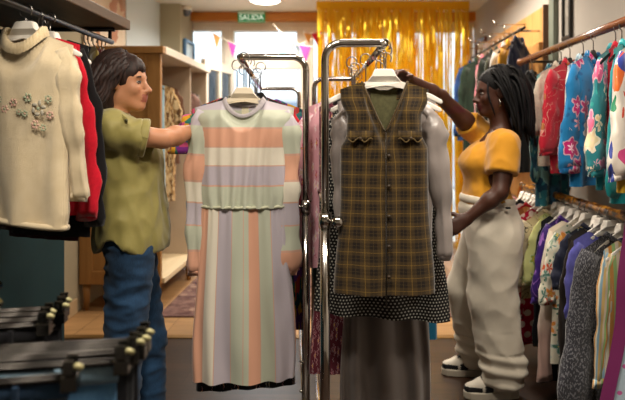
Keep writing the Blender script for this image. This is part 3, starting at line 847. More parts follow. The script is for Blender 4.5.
# ================================================================== VEST, BLOUSE, DOTTED DRESS (right rack end)
vx=P(384,0,2.05).x
ve=empty('vest',(vx,2.04,1.517)); tag(ve,'sleeveless olive and brown plaid vest with a deep V neck','vest')
PL=plaid('olive_plaid','#45351a','#1d150b','#86692c',.050,.043,.1,.022,.9,'#5a4726')
FLP=plaid('olive_plaid_flap','#4a3a20','#261c10','#8c7032',.050,.043,.1,.022,.9,'#5a4726')
pv=[(0,.150),(.05,.148),(.14,.126),(.22,.128),(.30,.150),(.5,.152),(1,.168)]
body_mb(W=.150,L=.715,prof=pv,depth=.05,nh=.075,ndf=.165,ndb=.03,npow=1.15,slope=.34,nf=2,amp=.007,seed=2,nu=60,nv=60,uvx=.155).build('body',PL,ve)
# olive lining seen inside the neck
m=MB(); L_=[(-.072,.0),(.072,.0),(.07,-.06),(.045,-.13),(.0,-.19),(-.045,-.13),(-.07,-.06)]
ii=[m.vert((x,.026,z-.026),(x,z)) for x,z in L_]; m.face(ii); m.build('lining',cloth('#5c5a3c','#4c4a32'),ve,False,solid=.003)
m=MB()
for s in (-1,1):
    pts=[Vector((s*.075*(1-k/14)**.87+s*.002,-.030-.027*sst(0,1,k/8),-.168*(k/14))) for k in range(15)]
    m.tube(pts,.0035,6)
m.build('neck_edging',cloth('#4a391c'),ve)
for s in (-1,1):
    m=MB(); g=[]
    for a in range(13):
        x=.042+.080*a/12; y=-(.05*(1-(x/.153)**3)**.5+.013); low=-.197+.007*math.sin(a*1.05+.6)
        g.append((m.vert((s*x,y+.006,-.166),(s*x,-.166)),m.vert((s*x,y,-.172),(s*x,-.172)),m.vert((s*x,y,low),(s*x,low)),m.vert((s*x,y+.006,low+.001),(s*x,low))))
    for A,B in zip(g,g[1:]):
        for q in range(3): m.face((A[q],B[q],B[q+1],A[q+1]) if s<0 else (B[q],A[q],A[q+1],B[q+1]))
    m.build('pocket_flap',FLP,ve)
    m=MB(); m.tube([Vector((s*(.042+.080*a/12),-(.05*(1-((.042+.080*a/12)/.153)**3)**.5+.014),-.197+.007*math.sin(a*1.05+.6))) for a in range(13)],.0018,6); m.build('flap_edging',cloth('#6e5a34'),ve)
    m=MB(); m.ball((s*.083,-.073,-.192),(.006,.003,.006),10); m.build('button',plain('#3a2c18',.4,name='horn'),ve)
m=MB(); m.tube([(.002,-.060,-.17),(.002,-.060,-.4),(.003,-.061,-.75)],.0022,6); m.build('front_seam',cloth('#2a2010'),ve)
for z in (-.25,-.35,-.45,-.55,-.65):
    m=MB(); m.ball((.012,-.060,z),(.007,.004,.007),10); m.build('button',plain('#2e2314',.4,name='dark_horn'),ve)
hang('white',(vx,2.05,1.648),-.05,'white plastic hanger holding the plaid vest',None,.066,1.0)
# grey satin blouse with gathered sleeves, on its own hanger right behind
bl=empty('blouse',(vx+.015,2.135,1.485)); tag(bl,'silver grey satin blouse with gathered puff sleeves behind the plaid vest','blouse')
SAT=satin('#938a86',.33)
body_mb(W=.175,L=.62,prof=[(0,.175),(.15,.165),(1,.165)],depth=.028,nh=.075,ndf=.05,ndb=.02,slope=.30,nf=4,amp=.006,seed=8).build('body',SAT,bl)
for s in (-1,1):
    sm=sleeve_mb(s,.170,.075,.30,.53 if s>0 else .42,.038,.026,.7,.066 if s>0 else .02,.32,.0,seed=3*s,n=22,nk=34,cuff=.3)
    for q,p in enumerate(sm.v):
        p=Vector(p); r_=.0075*math.sin(abs(p.z)*95+p.y*30)*(1-sst(.05,.2,abs(p.z)-.05))
        sm.v[q]=(p.x+s*r_,p.y+r_*.4,p.z)
    sm.build('sleeve',SAT,bl)
hang('white',(vx+.012,2.14,1.642),-.03,'white plastic hanger holding the grey satin blouse',None,.085,1.0)
pd=empty('dress',(vx+.005,2.235,1.46)); tag(pd,'black dress with small white dots, flaring out below the plaid vest','dress')
DOT=dots('white_dots_on_black','#0d0d0f','#a9a79e',.0115,.25)
m=body_mb(W=.185,L=.80,prof=[(0,.185),(.1,.18),(.4,.195),(1,.262)],depth=.03,nh=.07,ndf=.05,slope=.34,nf=3,amp=.012,seed=4,uvx=.22,hem=lambda u,s:-.02*u); m.build('body',DOT,pd)
for s in (-1,1): sleeve_mb(s,.185,.07,.34,.34,.055,.05,.5,.02,.1,seed=s).build('sleeve',DOT,pd)
hang('black',(vx,2.24,1.64),.02,'black hanger holding the white dotted black dress',None,.06,.9)
gd=empty('dress',(P(386,0,2.33).x,2.345,1.45)); tag(gd,'long dark grey satin dress hanging lowest under the dotted dress','dress')
GS=satin('#6a615c',.38)
body_mb(W=.17,L=.46,prof=[(0,.17),(.3,.15),(1,.14)],depth=.03,nh=.07,ndf=.05,nf=3,amp=.006,seed=6).build('bodice',GS,gd)
o=skirt_mb(.14,.180,.86,.03,.045,5,.022,2.2).build('skirt',GS,gd); o.location=(0,0,-.45)
hang('black',(P(386,0,2.33).x,2.345,1.64),-.02,'black hanger holding the long dark grey satin dress',None,.07,.9)

# ------------------------------------------------------------------ the rest of the two racks
def rack_row(A,B,items,kindmix,group,hg,hkind='black'):
    for (y,name,label,short,cat,mt,W,L,sl,dx,kw) in items:
        p=on_rail(A,B,y)
        garment(name,label,cat,(p.x+dx,y,p.z-.003),rnd.uniform(-.12,.12)+.05,mt,W=W,L=L,sleeve=sl,group=group,kind=hkind,stem=.10,hscale=.88,hgroup=hg,hlabel='black hanger holding the '+short,**kw)
SL=lambda L,r0=.05,r1=.035,**k: dict(L=L,r0=r0*.88,r1=r1*.9,flat=k.pop('flat',.30),**k)
THN=dict(depth=.022,amp=.006)
items=[
 (2.50,'blouse','black floral blouse dress with a dark hem showing under the striped dress','black floral dress','dress',floral('black_posies','#120f12',['#7a2a3a','#a8552a','#3a5a6a'],16,.28,seed=2),.18,1.215,None,.02,dict(THN,prof=[(0,.18),(.4,.17),(1,.205)])),
 (2.57,'blouse','bright red blouse right behind the pastel striped dress','bright red blouse','blouse',cloth('#b3202a'),.2,.75,SL(.5),.03,THN),
 (2.65,'cardigan','rainbow embroidered cardigan poking out left of the striped dress','rainbow embroidered cardigan','cardigan',blotch('rainbow_embroidery',['#c23a2a','#e0a52c','#2f7a6a','#7a2f86','#d85a8c','#2a5aa0'],26,.8,.6),.20,.58,SL(.16,.06,.06,out=.07),-.03,THN),
 (2.74,'dress','teal and yellow printed dress on the rack behind the striped dress','teal and yellow printed dress','dress',blotch('teal_yellow_print',['#1f6a6a','#cfa52f','#6a3a86','#174a50','#b8433a'],14,.7),.205,1.05,SL(.3),.07,THN),
 (2.85,'jacket','faded blue denim jacket dress with a pale frayed hem on the left rack','faded denim jacket','jacket',denim('#6d8698','#93a9b6'),.2,1.02,SL(.55),-.015,THN),
 (3.0,'shirt','purple and rose printed shirt on the left rack','purple and rose printed shirt','shirt',floral('purple_rose','#5a2f68',['#c06a8a','#d89a4a'],12,.36,seed=5),.2,.8,SL(.3),.04,THN),
 (3.2,'coat','rust red coat hanging far down the left rack','rust red coat','coat',cloth('#94362a'),.2,.95,SL(.55),.02,THN),
 (3.45,'coat','charcoal coat hanging near the far end of the left rack','charcoal coat','coat',cloth('#29272a'),.2,1.05,SL(.55),.0,THN),
]
rack_row(RLa,RLb,items,0,'clothes on the left chrome rack','hangers on the left chrome rack')
items=[
 (2.44,'dress','burgundy dress with a small rose print behind the long grey dress','burgundy rose print dress','dress',floral('burgundy_rose','#5a1a2a',['#9a4a58','#7a2f42'],20,.34,seed=3),.195,1.12,None,-.03,dict(THN,prof=[(0,.19),(.4,.19),(1,.23)])),
 (2.54,'blouse','pale pink floral blouse showing left of the right rack post','pale pink floral blouse','blouse',floral('pink_sprig','#d9a0ac',['#b84a6a','#e6ccd0'],18,.36,seed=7),.21,.72,SL(.5,out=.08),-.08,THN),
 (2.64,'dress','blue green dress whose hem corner shows right of the long grey dress','blue green dress','dress',cloth('#1d6a8c'),.19,1.06,None,.055,dict(THN,prof=[(0,.19),(.4,.2),(1,.25)])),
 (2.76,'shawl','black fringed shawl top far down the right rack','black fringed shawl','shawl',cloth('#101012'),.22,.62,SL(.45,out=.1),-.05,THN),
 (2.9,'shirt','brick red shirt far down the right rack','brick red shirt','shirt',cloth('#a03a34'),.21,.7,SL(.5),-.05,THN),
 (3.1,'coat','dark green coat near the far end of the right rack','dark green coat','coat',cloth('#24352c'),.2,.95,SL(.55),-.03,THN),
]
rack_row(RRa,RRb,items,0,'clothes on the right chrome rack','hangers on the right chrome rack')
# loose black hangers bunched at the near end of both racks
for k in range(4):
    p=on_rail(RLa,RLb,2.47+.024*k); 
for k,(A,B,y,s) in enumerate(((RLa,RLb,3.65,'left'),(RLa,RLb,3.8,'left'),(RRa,RRb,3.22,'right'),(RRa,RRb,3.34,'right'))):
    p=on_rail(A,B,y); hang('black',(p.x,y,p.z-.003),.05+.1*k,'bare black hanger %s the far end of the %s chrome rack'%('second from' if k%2==0 else 'nearest',s),'bare hangers on the chrome racks',.06,.9)

# ================================================================== LEFT RAIL
LX,LZ2=-1.05,1.75
sw=empty('sweater',(LX+.01,1.95,1.655),-.16); tag(sw,'cream knitted sweater with embroidered flowers, nearest on the left rail','sweater')
t=NT('cream_knit'); u=t.uv(); s=t.sep(u)
kn=t.math('MULTIPLY',t.wave(t.vmap(u,(1,1,1)),105,.6,'X',1),t.wave(u,85,.6,'Y',1))
t.bump(t.math('ADD',kn,t.math('MULTIPLY',t.noise(u,90,3),.8)),.5,.0025)
KNIT=t.base(t.mix(t.noise(u,25,3),lin('#cab792'),lin('#ddcdae')),.95,0,.1,.4)
sp_=[(0,.172),(.1,.172),(.5,.158),(.9,.155),(1,.145)]
body_mb(W=.172,L=.60,prof=sp_,depth=.05,nh=.085,ndf=.06,ndb=.02,slope=.36,nf=2,amp=.010,seed=5,nu=56,nv=50,uvx=.185,hem=lambda u,s_:-.018*u).build('body',KNIT,sw)
for s_ in (-1,1): sleeve_mb(s_,.168,.085,.36,.47,.046,.034,.6,.028,.05,seed=s_+2,n=22,nk=26,fwd=.035).build('sleeve',KNIT,sw)
ring_mb(.080,-.060,-.018,.034,.010,.046,.035,ribs=1,n=84,out=.004).build('collar',cloth('#d8c6a2','#c8b48e'),sw)
m=MB(); rows=[]
hemr=[Vector((.145*math.cos(2*PI*k/60),.050*math.sin(2*PI*k/60),-.598-.018*math.cos(2*PI*k/60))) for k in range(61)]
m.tube(hemr,[.010]*61,8,0,False); m.build('hem_band',KNIT,sw)
m=MB(); MATS=[plain('#96a288',.8,name='thread_green'),plain('#c8a092',.8,name='thread_rose'),plain('#a8a292',.8,name='thread_grey')]
def blossom(x,z,r,cm,n=6):
    y0=-.05*(1-(abs(x)/.165)**3)**.5-.0045
    for k in range(n):
        a=2*PI*k/n+x*40; m.ball((x+r*.6*math.cos(a),y0,z+r*.6*math.sin(a)),(r*.34,.0022,r*.20) if k%2 else (r*.2,.0022,r*.34),6,cm)
    m.ball((x,y0-.001,z),(r*.2,.002,r*.2),6,1-cm if cm<2 else 0)
for x,z,r,c in ((.085,-.235,.030,2),(.05,-.20,.018,0),(.115,-.205,.016,0),(.12,-.255,.016,1),(.075,-.285,.018,1),(.04,-.25,.014,0),(.0,-.215,.016,1),(-.03,-.235,.016,1),(-.05,-.205,.014,0),(-.08,-.23,.016,1),(.02,-.245,.012,0),(.1,-.295,.014,0)): blossom(x,z,r,c)
m.build('embroidery',MATS,sw)
hang('white',(LX+.01,1.955,1.747),-.16,'white plastic hanger holding the cream knitted sweater',None,.02,1.0)
L9=dict(depth=.013,amp=.003,nv=26,nu=30)
litems=[
 (2.045,'blouse','bright red blouse right behind the cream sweater','bright red blouse by the sweater',cloth('#c4122a'),.175,.60,SL(.55,.05,.045,out=.055),.0,'white'),
 (2.095,'jacket','black jacket behind the bright red blouse on the left rail','black jacket behind the red blouse',cloth('#0e0d10'),.17,.68,SL(.58,.05,.045,out=.055),.02,'white'),
 (2.145,'dress','dark maroon dress hanging lowest on the left rail','dark maroon dress',cloth('#3a0c16'),.165,.70,SL(.62,.045,.045,out=.05),-.03,'white'),
 (2.19,'blouse','black blouse behind the maroon dress on the left rail','black blouse by the maroon dress',cloth('#151318'),.16,.66,SL(.55,.04,out=.04),-.04,'white'),
 (2.50,'blouse','mustard olive blouse on the left rail','mustard olive blouse',cloth('#7d6a2c'),.19,.62,SL(.5,out=.03),-.03,'black'),
 (2.54,'shirt','red and black checked shirt on the left rail','red and black checked shirt',plaid('red_check','#a3182c','#1a0c10','#3a0c14',.03,.03,.1,.08),.19,.62,SL(.5,out=.03),-.03,'black'),
 (2.58,'blouse','pale pink blouse beside the checked shirt on the left rail','pale pink blouse on the left rail',cloth('#d3b2a8'),.19,.6,SL(.5,out=.06),-.025,'black'),
 (2.62,'shirt','navy leaf print shirt near the far end of the left rail','navy leaf print shirt',floral('navy_leaf','#18202f',['#5f7c76','#a8a08a','#33475c'],22,.36,seed=4),.185,.6,SL(.45,out=.03),-.02,'black'),
 (2.66,'blouse','grey and white printed blouse last on the left rail','grey and white printed blouse',blotch('grey_white',['#bdb8ae','#5d6468','#d8d2c8'],24),.185,.55,SL(.45,out=.03),-.02,'black'),
]
for y,nm,lb,sh,mt,W,L,sl,dx,hk in litems:
    garment(nm,lb,nm,(LX+dx,y,LZ2-.003),-.17-.09*litems.index((y,nm,lb,sh,mt,W,L,sl,dx,hk)) if y<2.3 else rnd.uniform(-.86,-.74),mt,W=W*(.92 if y<2.3 else .68),L=L,sleeve=sl,group='clothes on the left rail',kind=hk,stem=.03 if hk=='white' else .02,drop=None if y<2.3 else .052,slope=.30 if y<2.3 else .25,hscale=.84 if y<2.3 else .62,hgroup='hangers on the left rail',hlabel=hk+' hanger holding the '+sh,**L9)
# ------------------------------------------------------------------ wardrobe clothes
for y,nm,lb,sh,mt,W,L,sl in (
 (4.68,'skirt','teal skirt hanging first inside the open wardrobe','teal skirt',cloth('#1f5a60'),.19,.9,None),
 (4.85,'dress','pale blue dress hanging low inside the open wardrobe','pale blue dress',cloth('#8fb0be'),.2,1.35,None),
 (5.02,'dress','beige leopard print dress inside the open wardrobe','beige leopard print dress',blotch('beige_spots',['#c9a878','#b08a58','#6a4a2c','#d8bd90'],30,.8),.235,1.0,SL(.4,out=.08)),
 (5.2,'blouse','brown blouse inside the open wardrobe','brown blouse',cloth('#6a4a38'),.22,.7,SL(.4)),
 (5.62,'coat','dusty mauve coat at the far end of the open wardrobe','dusty mauve coat',cloth('#a08078'),.26,.95,SL(.5,.065,.05,out=.1)),
 (5.85,'coat','grey wool coat at the far end of the open wardrobe','grey wool coat',cloth('#77706a'),.24,.95,SL(.5))):
    garment(nm,lb,nm,(-1.66,y,1.857),.0,mt,W=W,L=L,sleeve=sl,group='clothes in the wardrobe',kind='black',stem=.04,hgroup='hangers in the wardrobe',hlabel='black hanger holding the '+sh,depth=.04,amp=.008,nu=26,nv=22)

# ================================================================== UPPER RIGHT RAIL
RB=dict(depth=.028,amp=.010,nf=3,nh=.06)
KS=lambda L=.32,r0=.095,r1=.10,out=.09,**k: dict(L=L,r0=r0,r1=r1,out=out,flat=.32,**k)
BRIGHT=['#d6336c','#f0b429','#e8e0d0']
uitems=[
 (3.85,'blouse','black blouse at the far end of the brown rail','black blouse at the far rail end',cloth('#141316'),.18,.62,SL(.5)),
 (3.46,'blouse','turquoise checked blouse by the far end of the brown rail','turquoise checked blouse',blotch('turquoise_check',['#2f7d8f','#1d4a66','#7fb3b0','#30627c'],26,.7,.3),.19,.78,SL(.55,.055,.05,out=.06)),
 (3.33,'blouse','cream and white blouse between the turquoise and red ones','cream and white blouse',cloth('#d0c5b4'),.19,.55,SL(.3,.055,.05)),
 (3.20,'robe','red robe with a thin gold and pale vine print','red vine print robe',scroll('red_vine','#b0122a','#cf8f80',8,.022,.6,2.0,'#9a5a2a'),.19,.58,KS(.40,.070,.085,.05)),
 (3.02,'scarf','pale blue and white striped scarf top behind the blue robe','pale blue striped scarf top',stripes('blue_white_stripe',[(0,'#dfe6e4'),(.5,'#4f93b8')],'x',.04),.19,.5,None),
 (2.90,'robe','blue robe with large magenta flowers','blue magenta flowered robe',floral('blue_magenta','#1273ac',['#b8186a','#b8186a','#d8c0c8','#c42a7c'],8.5,.40,'#f0c8d8','#0d5a92',petals=6,petal=.07,seed=1.3),.19,.62,KS(.46,.065,.09,.05)),
 (2.66,'robe','teal and cream robe with pink roses','teal rose print robe',floral('teal_roses','#27838c',['#dc5a86','#ecd9b0','#e8739a','#f0cf9a'],9,.45,'#f3c6cf','#2f9c96',petals=5,petal=.06,seed=4.1),.19,.61,KS(.46,.06,.085,.05)),
 (2.60,'blouse','crimson blouse squeezed between the rose robe and the bold white robe','crimson blouse on the brown rail',cloth('#b0182c'),.10,.5,None),
 (2.54,'robe','shiny turquoise satin robe behind the bold white robe','turquoise satin robe',satin('#18a0a8',.3),.13,.66,KS(.56,.04,.07,.02)),
 (2.46,'robe','white robe with bold blue, orange and yellow abstract shapes','bold white abstract robe',None,.2,.60,KS(.46,.065,.09,.05)),
]
t=NT('bold_abstract'); u=t.vmap(t.uv(),loc=(2.2,.4,0)); w=t.vadd(u,t.noise(u,9,1,col=True),.10)
v1=t.vor(w,8.0); p1=t.sep(v1['Color'])
c=t.ramp(p1[0],[(0,'#2b3f9a'),(.34,'#e8702a'),(.5,'#e4b62c'),(.62,'#d84a8c'),(.74,'#2b3f9a'),(.92,'#2a8c62')],True)
sh=t.math('LESS_THAN',v1['Distance'],.46); hole=t.math('GREATER_THAN',v1['Distance'],.16)
# crescents: a disc less a smaller disc
col=t.mix(t.math('MULTIPLY',sh,t.math('MAXIMUM',hole,t.math('GREATER_THAN',p1[1],.55))),lin('#ece6da'),c)
v2=t.vor(t.vmap(w,(3.2,1,1),rot=(0,0,.7)),9); 
col=t.mix(t.math('MULTIPLY',t.math('LESS_THAN',v2['Distance'],.2),t.math('GREATER_THAN',t.sep(v2['Color'])[0],.6)),col,lin('#d8421f'))
BOLD=t.base(col,.4,0,.4,.2)
for y,nm,lb,sh,mt,W,L,sl in uitems:
    garment(nm,lb,nm if nm!='scarf' else 'top',(RX,y,UZ-.003),rnd.uniform(.62,.86),mt or BOLD,W=W,L=L,sleeve=sl,group='printed clothes on the upper right rail',kind='black',stem=.055,hgroup='black hangers on the brown rail',hlabel='black hanger holding the '+sh,slope=.40,hscale=.84,collar=dict(h=.025),uvx=.2,**RB)
# the nearest robe: pale blue with a purple border
nr=empty('robe',(RX+.05,2.24,1.70),-.1); tag(nr,'long pale blue robe with a purple border, nearest on the right','robe')
PBL=dots('pink_marks_on_pale_blue','#a9bccb','#b85a94',.05,.16)
prr=[(0,.16),(.35,.185),(.62,.225),(1,.305)]
body_mb(W=.16,L=1.55,prof=prr,depth=.04,nh=.06,ndf=.08,slope=.5,nf=1,amp=.006,seed=2,uvx=.25).build('body',PBL,nr)
m=MB(); rows=[]
for j in range(41):
    v=j/40; w=interp(prr,v); z=-.05-(1.5)*v-.002
    a=m.vert((-w-.008,-.012,z),(0,z)); b=m.vert((-w+.030,-.040,z),(0,z)); c_=m.vert((-w+.030,.02,z),(0,z)); rows.append((a,b,c_))
for A,B in zip(rows,rows[1:]):
    for q in range(3): m.face((A[q],A[(q+1)%3],B[(q+1)%3],B[q]))
m.build('border',satin('#6a1450',.45),nr,False)
hang('black',(RX+.05,2.24,UZ-.003),-.1,'black hanger holding the long pale blue robe',None,.06,.8)

# ================================================================== LOWER RIGHT RAIL
lr=dict(depth=.020,amp=.007,nf=3,nh=.125,ndf=.05,ndb=.03,drop=.075,nu=34,nv=28)
LW=1.1
litems=[
 (4.00,'blouse','dusty pink blouse at the far end of the bamboo rail','dusty pink blouse',cloth('#c87a80'),.2,.62,SL(.3)),
 (3.95,'blouse','yellow and black patterned blouse far down the bamboo rail','yellow and black patterned blouse',blotch('yellow_black',['#c2a83a','#1a1816','#8a8a4a'],22),.2,.62,SL(.3,out=.08)),
 (3.90,'top','beige top far down the bamboo rail','beige top',cloth('#cfbd9c'),.2,.6,SL(.25,out=.08)),
 (3.85,'blouse','plain black blouse far down the bamboo rail','plain black blouse',cloth('#121116'),.2,.62,SL(.3,out=.08)),
 (3.80,'blouse','navy blouse next to the plain black blouse','navy blouse',cloth('#1a2036'),.2,.66,SL(.3,out=.08)),
 (3.74,'blouse','blue, violet and white flowered blouse on the bamboo rail','blue and violet flowered blouse',floral('violet_blue','#e0dcd8',['#5a4aa0','#c0509a','#3a78a8'],14,.42,seed=6),.2,.62,SL(.3,out=.08)),
 (3.67,'dress','long plain red dress on the bamboo rail','long plain red dress',cloth('#a5121c'),.2,.84,SL(.5,out=.07)),
 (3.59,'blouse','brown leopard print blouse next to the red dress','leopard print blouse',blotch('leopard',['#b98a4c','#2a1a10','#caa468','#8a5c2c'],34,.8,.6),.2,.66,SL(.3,.06,.06,out=.08)),
 (3.50,'blouse','raspberry blouse with large white dots','raspberry dotted blouse',dots('raspberry_dots','#b5123e','#ead6d4',.062,.30),.2,.76,SL(.55,.06,.06,out=.06)),
 (3.40,'blouse','beige blouse with a sketchy dark print and wide short sleeves','beige sketch print blouse',scroll('sketch_print','#c3b394','#3a3432',10,.03,.8,1.0),.25,.47,SL(.30,.085,.095,out=.12,flat=.4)),
 (3.30,'blouse','pale yellow green flowered blouse on the bamboo rail','pale yellow green flowered blouse',floral('lime_flowers','#cdd08a',['#8aa03a','#e9e4c4','#b8b24a'],15,.4,seed=8,centre='#d0a030'),.165,.6,SL(.32,.06,.07,out=.08)),
 (3.20,'dress','long plain black dress in the middle of the bamboo rail','long plain black dress',cloth('#0d1018'),.175,.86,SL(.6,out=.06)),
 (3.11,'blouse','deep purple blouse with pale swirls','deep purple swirl blouse',scroll('purple_swirl','#33176a','#8a5ab0',9,.07,.6,3.0),.185,.6,SL(.34,.075,.08,out=.07)),
 (3.02,'blouse','long sleeved cream blouse with dusty rose cuffs','long sleeved cream blouse',None,.2,.62,SL(.70,.06,.05,out=.05)),
 (2.94,'blouse','orange, green and white flowered blouse on the bamboo rail','orange and green flowered blouse',floral('orange_green','#d8d4c0',['#c8542a','#4a7a6a','#8aa088','#d88a3a'],13,.46,seed=9,leaf='#3f6f5a'),.2,.66,SL(.3,.06,.06,out=.06)),
 (2.86,'blouse','dark navy short sleeved blouse with tiny embroidered flowers','dark navy embroidered blouse',floral('navy_embroidery','#10162c',['#6a8a90','#c8a878'],8,.10,seed=3),.2,.6,SL(.2,.075,.075,out=.06)),
 (2.78,'cardigan','dark brown cardigan near the front of the bamboo rail','dark brown cardigan',cloth('#241c18'),.2,.72,SL(.58,out=.06)),
 (2.70,'blouse','lilac blue blouse near the front of the bamboo rail','lilac blue blouse',cloth('#5a5aa8'),.195,.6,SL(.3,out=.05)),
 (2.61,'dress','grey tweed dress with wide drooping sleeves near the front','grey tweed dress',None,.225,.80,SL(.62,.08,.11,out=.08,flat=.35)),
 (2.48,'dress','pastel vertical striped dress next to the grey tweed dress','pastel vertical striped dress',stripes('pastel_lines',[(0,'#c9a86a'),(.2,'#7f9fb0'),(.4,'#d8d0b8'),(.55,'#b9803c'),(.7,'#8aa86a'),(.85,'#c8b8a0')],'x',.12),.19,.8,SL(.5,out=.05)),
]
CRB=stripes('cream_rose_cuff',[(0,'#d9cdbb'),(.62,'#cdb8a8'),(.8,'#a8877e')],'y',1.0,.0,.6)
t=NT('cream_rose'); z=t.sep(t.uv())[1]
CRB=t.base(t.ramp(t.math('ABSOLUTE',z),[(0,'#dfd5c4'),(.35,'#d8cbbc'),(.5,'#b09288'),(1,'#a08078')]),.6,0,.3,.2)
t=NT('grey_tweed'); u=t.uv(); f=t.math('GREATER_THAN',t.noise(t.vmap(u,(1,.6,1),rot=(0,0,.6)),150,1),.56)
t.bump(t.noise(u,150,2),.6,.002)
TW=t.base(t.mix(f,t.mix(t.noise(u,90,2),lin('#24252b'),lin('#3c3c43')),lin('#6e6e74')),.9,0,.1,.3)
for k,(y,nm,lb,sh,mt,W,L,sl) in enumerate(litems):
    mt=mt or (CRB if 'cream' in lb else TW)
    garment(nm,lb,nm,(RX+rnd.uniform(-.02,.015),y,LZ-.003),rnd.uniform(.40,.56),mt,W=W*LW,L=L,sleeve=sl,group='clothes on the lower right rail',kind='white',stem=.012,hgroup='white hangers on the bamboo rail',hlabel='white hanger holding the '+sh,uvx=.2,collar=dict(h=.015) if k%3==0 else None,**lr)

# ================================================================== JACKETS ON THE WALL PANEL RAIL
pitems=[
 (4.40,'jacket','navy jacket nearest on the wall panel rail','navy jacket',cloth('#23283c'),.13,.7),
 (4.58,'jacket','mustard yellow jacket on the wall panel rail','mustard yellow jacket',cloth('#c98f22'),.16,.8),
 (4.70,'jacket','pale grey jacket beside the mustard one on the wall panel rail','pale grey jacket',cloth('#a9aaa8'),.2,.75),
 (4.82,'jacket','rusty pink jacket on the wall panel rail','rusty pink jacket',cloth('#9a5a44'),.2,.8),
 (4.95,'jacket','dark olive jacket with a white price tag above the braided hair','dark olive jacket',cloth('#2c2f20','#22251a'),.23,.85),
 (5.10,'jacket','blackish green jacket behind the dark olive one','blackish green jacket',cloth('#1e241c'),.22,.85),
 (5.28,'jacket','brown jacket in the middle of the wall panel rail','brown jacket',cloth('#4a3626'),.22,.85),
 (5.46,'blouse','pink blouse in the middle of the wall panel rail','pink blouse',cloth('#c87a86'),.14,.35),
 (5.64,'jacket','bottle green long jacket towards the far end of the wall panel rail','bottle green long jacket',cloth('#27382a','#1e2c22'),.20,.98),
 (5.92,'jacket','blue denim jacket with a white tag last on the wall panel rail','blue denim jacket',denim('#1f3868','#34548a'),.20,.75),
]
for y,nm,lb,sh,mt,W,L in pitems:
    y2=min(y,6.1); g=garment(nm,lb,nm,(1.275,y2,2.097),rnd.uniform(.7,.95) if y<5.6 else rnd.uniform(.4,.6),mt,W=W,L=L,sleeve=SL(.62,.065,.05,out=.05),group='jackets on the wall panel rail',kind='black',stem=.04,hgroup='hangers on the wall panel rail',hlabel='black hanger holding the '+sh,depth=.045,amp=.010,nu=28,nv=24,collar=dict(h=.04))
    if 'tag' in lb.split():
        m=MB(); m.box((-.13,-.075,-.22),(-.08,-.072,-.10)); m.build('price_tag',plain('#e8e6dc',.6,name='tag_card'),g,False)

# ================================================================== TROUSERS ON CLAMP HANGERS, bottom left
def low_rack(label,x,z,y0,y1):
    root=empty('low_clothes_rail',(x,y0,0)); tag(root,label,'clothes rail'); L=y1-y0
    m=MB(); m.tube([(0,0,z),(0,L,z)],.012,10); m.build('rail',CHROME,root)
    for y in (.03,L-.03):
        m=MB(); m.tube([(0,y,0),(0,y,z)],.012,10); m.build('post',CHROME,root)
        m=MB(); m.tube([(-.2,y,.012),(.2,y,.012)],.012,10); m.build('foot',CHROME,root)
low_rack('low chrome rail carrying the clamped blue jeans',-.735,.985,.35,1.27)
low_rack('low chrome rail carrying the clamped black trousers',-.89,.955,1.32,1.54)
PADY=plain('#a8a276',.5,name='yellowed_pad'); BARM=plain('#33312f',.25,1.0,.5,name='clamp_bar')
DCLIP=plain('#5a5a58',.25,1.0,.5,name='clip_metal')
def clamp_hanger(half,label,loc,rz,group,drop=.085):
    r=empty('clamp_hanger',loc,rz); tag(r,label,'hanger',group)
    m=MB(); m.tube(arc((0,0,-.004),.017,-40,180,10)+[Vector((-.017,0,-.01))]+arc((-.002,0,-.01),.015,180,270,4)[1:]+[Vector((0,0,-.03)),Vector((0,0,-drop))],.0022,6); m.build('hook',CHROME,r)
    for s in (-1,1):
        m=MB(); m.tube([(-half,s*.009,-drop),(half,s*.009,-drop)],.0055,8); m.build('clamp_bar',BARM,r)
    for s in (-1,1):
        x=s*(half-.012)
        m=MB(); m.box((x-.014,-.017,-drop-.022),(x+.014,.017,-drop+.006)); m.tube([(x-.012,0,-drop+.012),(x+.012,0,-drop+.012)],.009,10); m.box((x-.010,-.019,-drop+.008),(x+.010,-.013,-drop+.036)); m.box((x-.010,.013,-drop+.008),(x+.010,.019,-drop+.036)); c=m.build('clip',DCLIP,r,False,.002)
        m=MB(); m.tube([(s*(half-.004),-.012,-drop+.022),(s*(half+.004),-.016,-drop+.026),(s*(half+.010),-.012,-drop+.02)],.0055,8); m.build('clip_pad',PADY,c)
    return r
def trousers_mb(w,L,th,seed):
    parts=[]
    m=MB(); rows=[]
    for j in range(5):
        v=j/4; rows.append([m.vert((w*math.copysign(abs(math.cos(a))**.6,math.cos(a)),th*(.5+.5*v)*math.sin(a),-.20*v),(math.cos(a)*w,-.2*v)) for a in [2*PI*i/40 for i in range(40)]])
    for A,B in zip(rows,rows[1:]):
        for i in range(40): m.face((A[i],A[(i+1)%40],B[(i+1)%40],B[i]))
    parts.append(('seat',m))
    for s in (-1,1):
        m=MB(); pts=[Vector((s*w*.52*(1-.1*k/8),0,-.17-(L-.17)*k/8)) for k in range(9)]
        m.tube(pts,[w*.47*(1-.25*k/8) for k in range(9)],16,0,True,[th*1.0]*9)
        parts.append(('leg',m))
    return parts
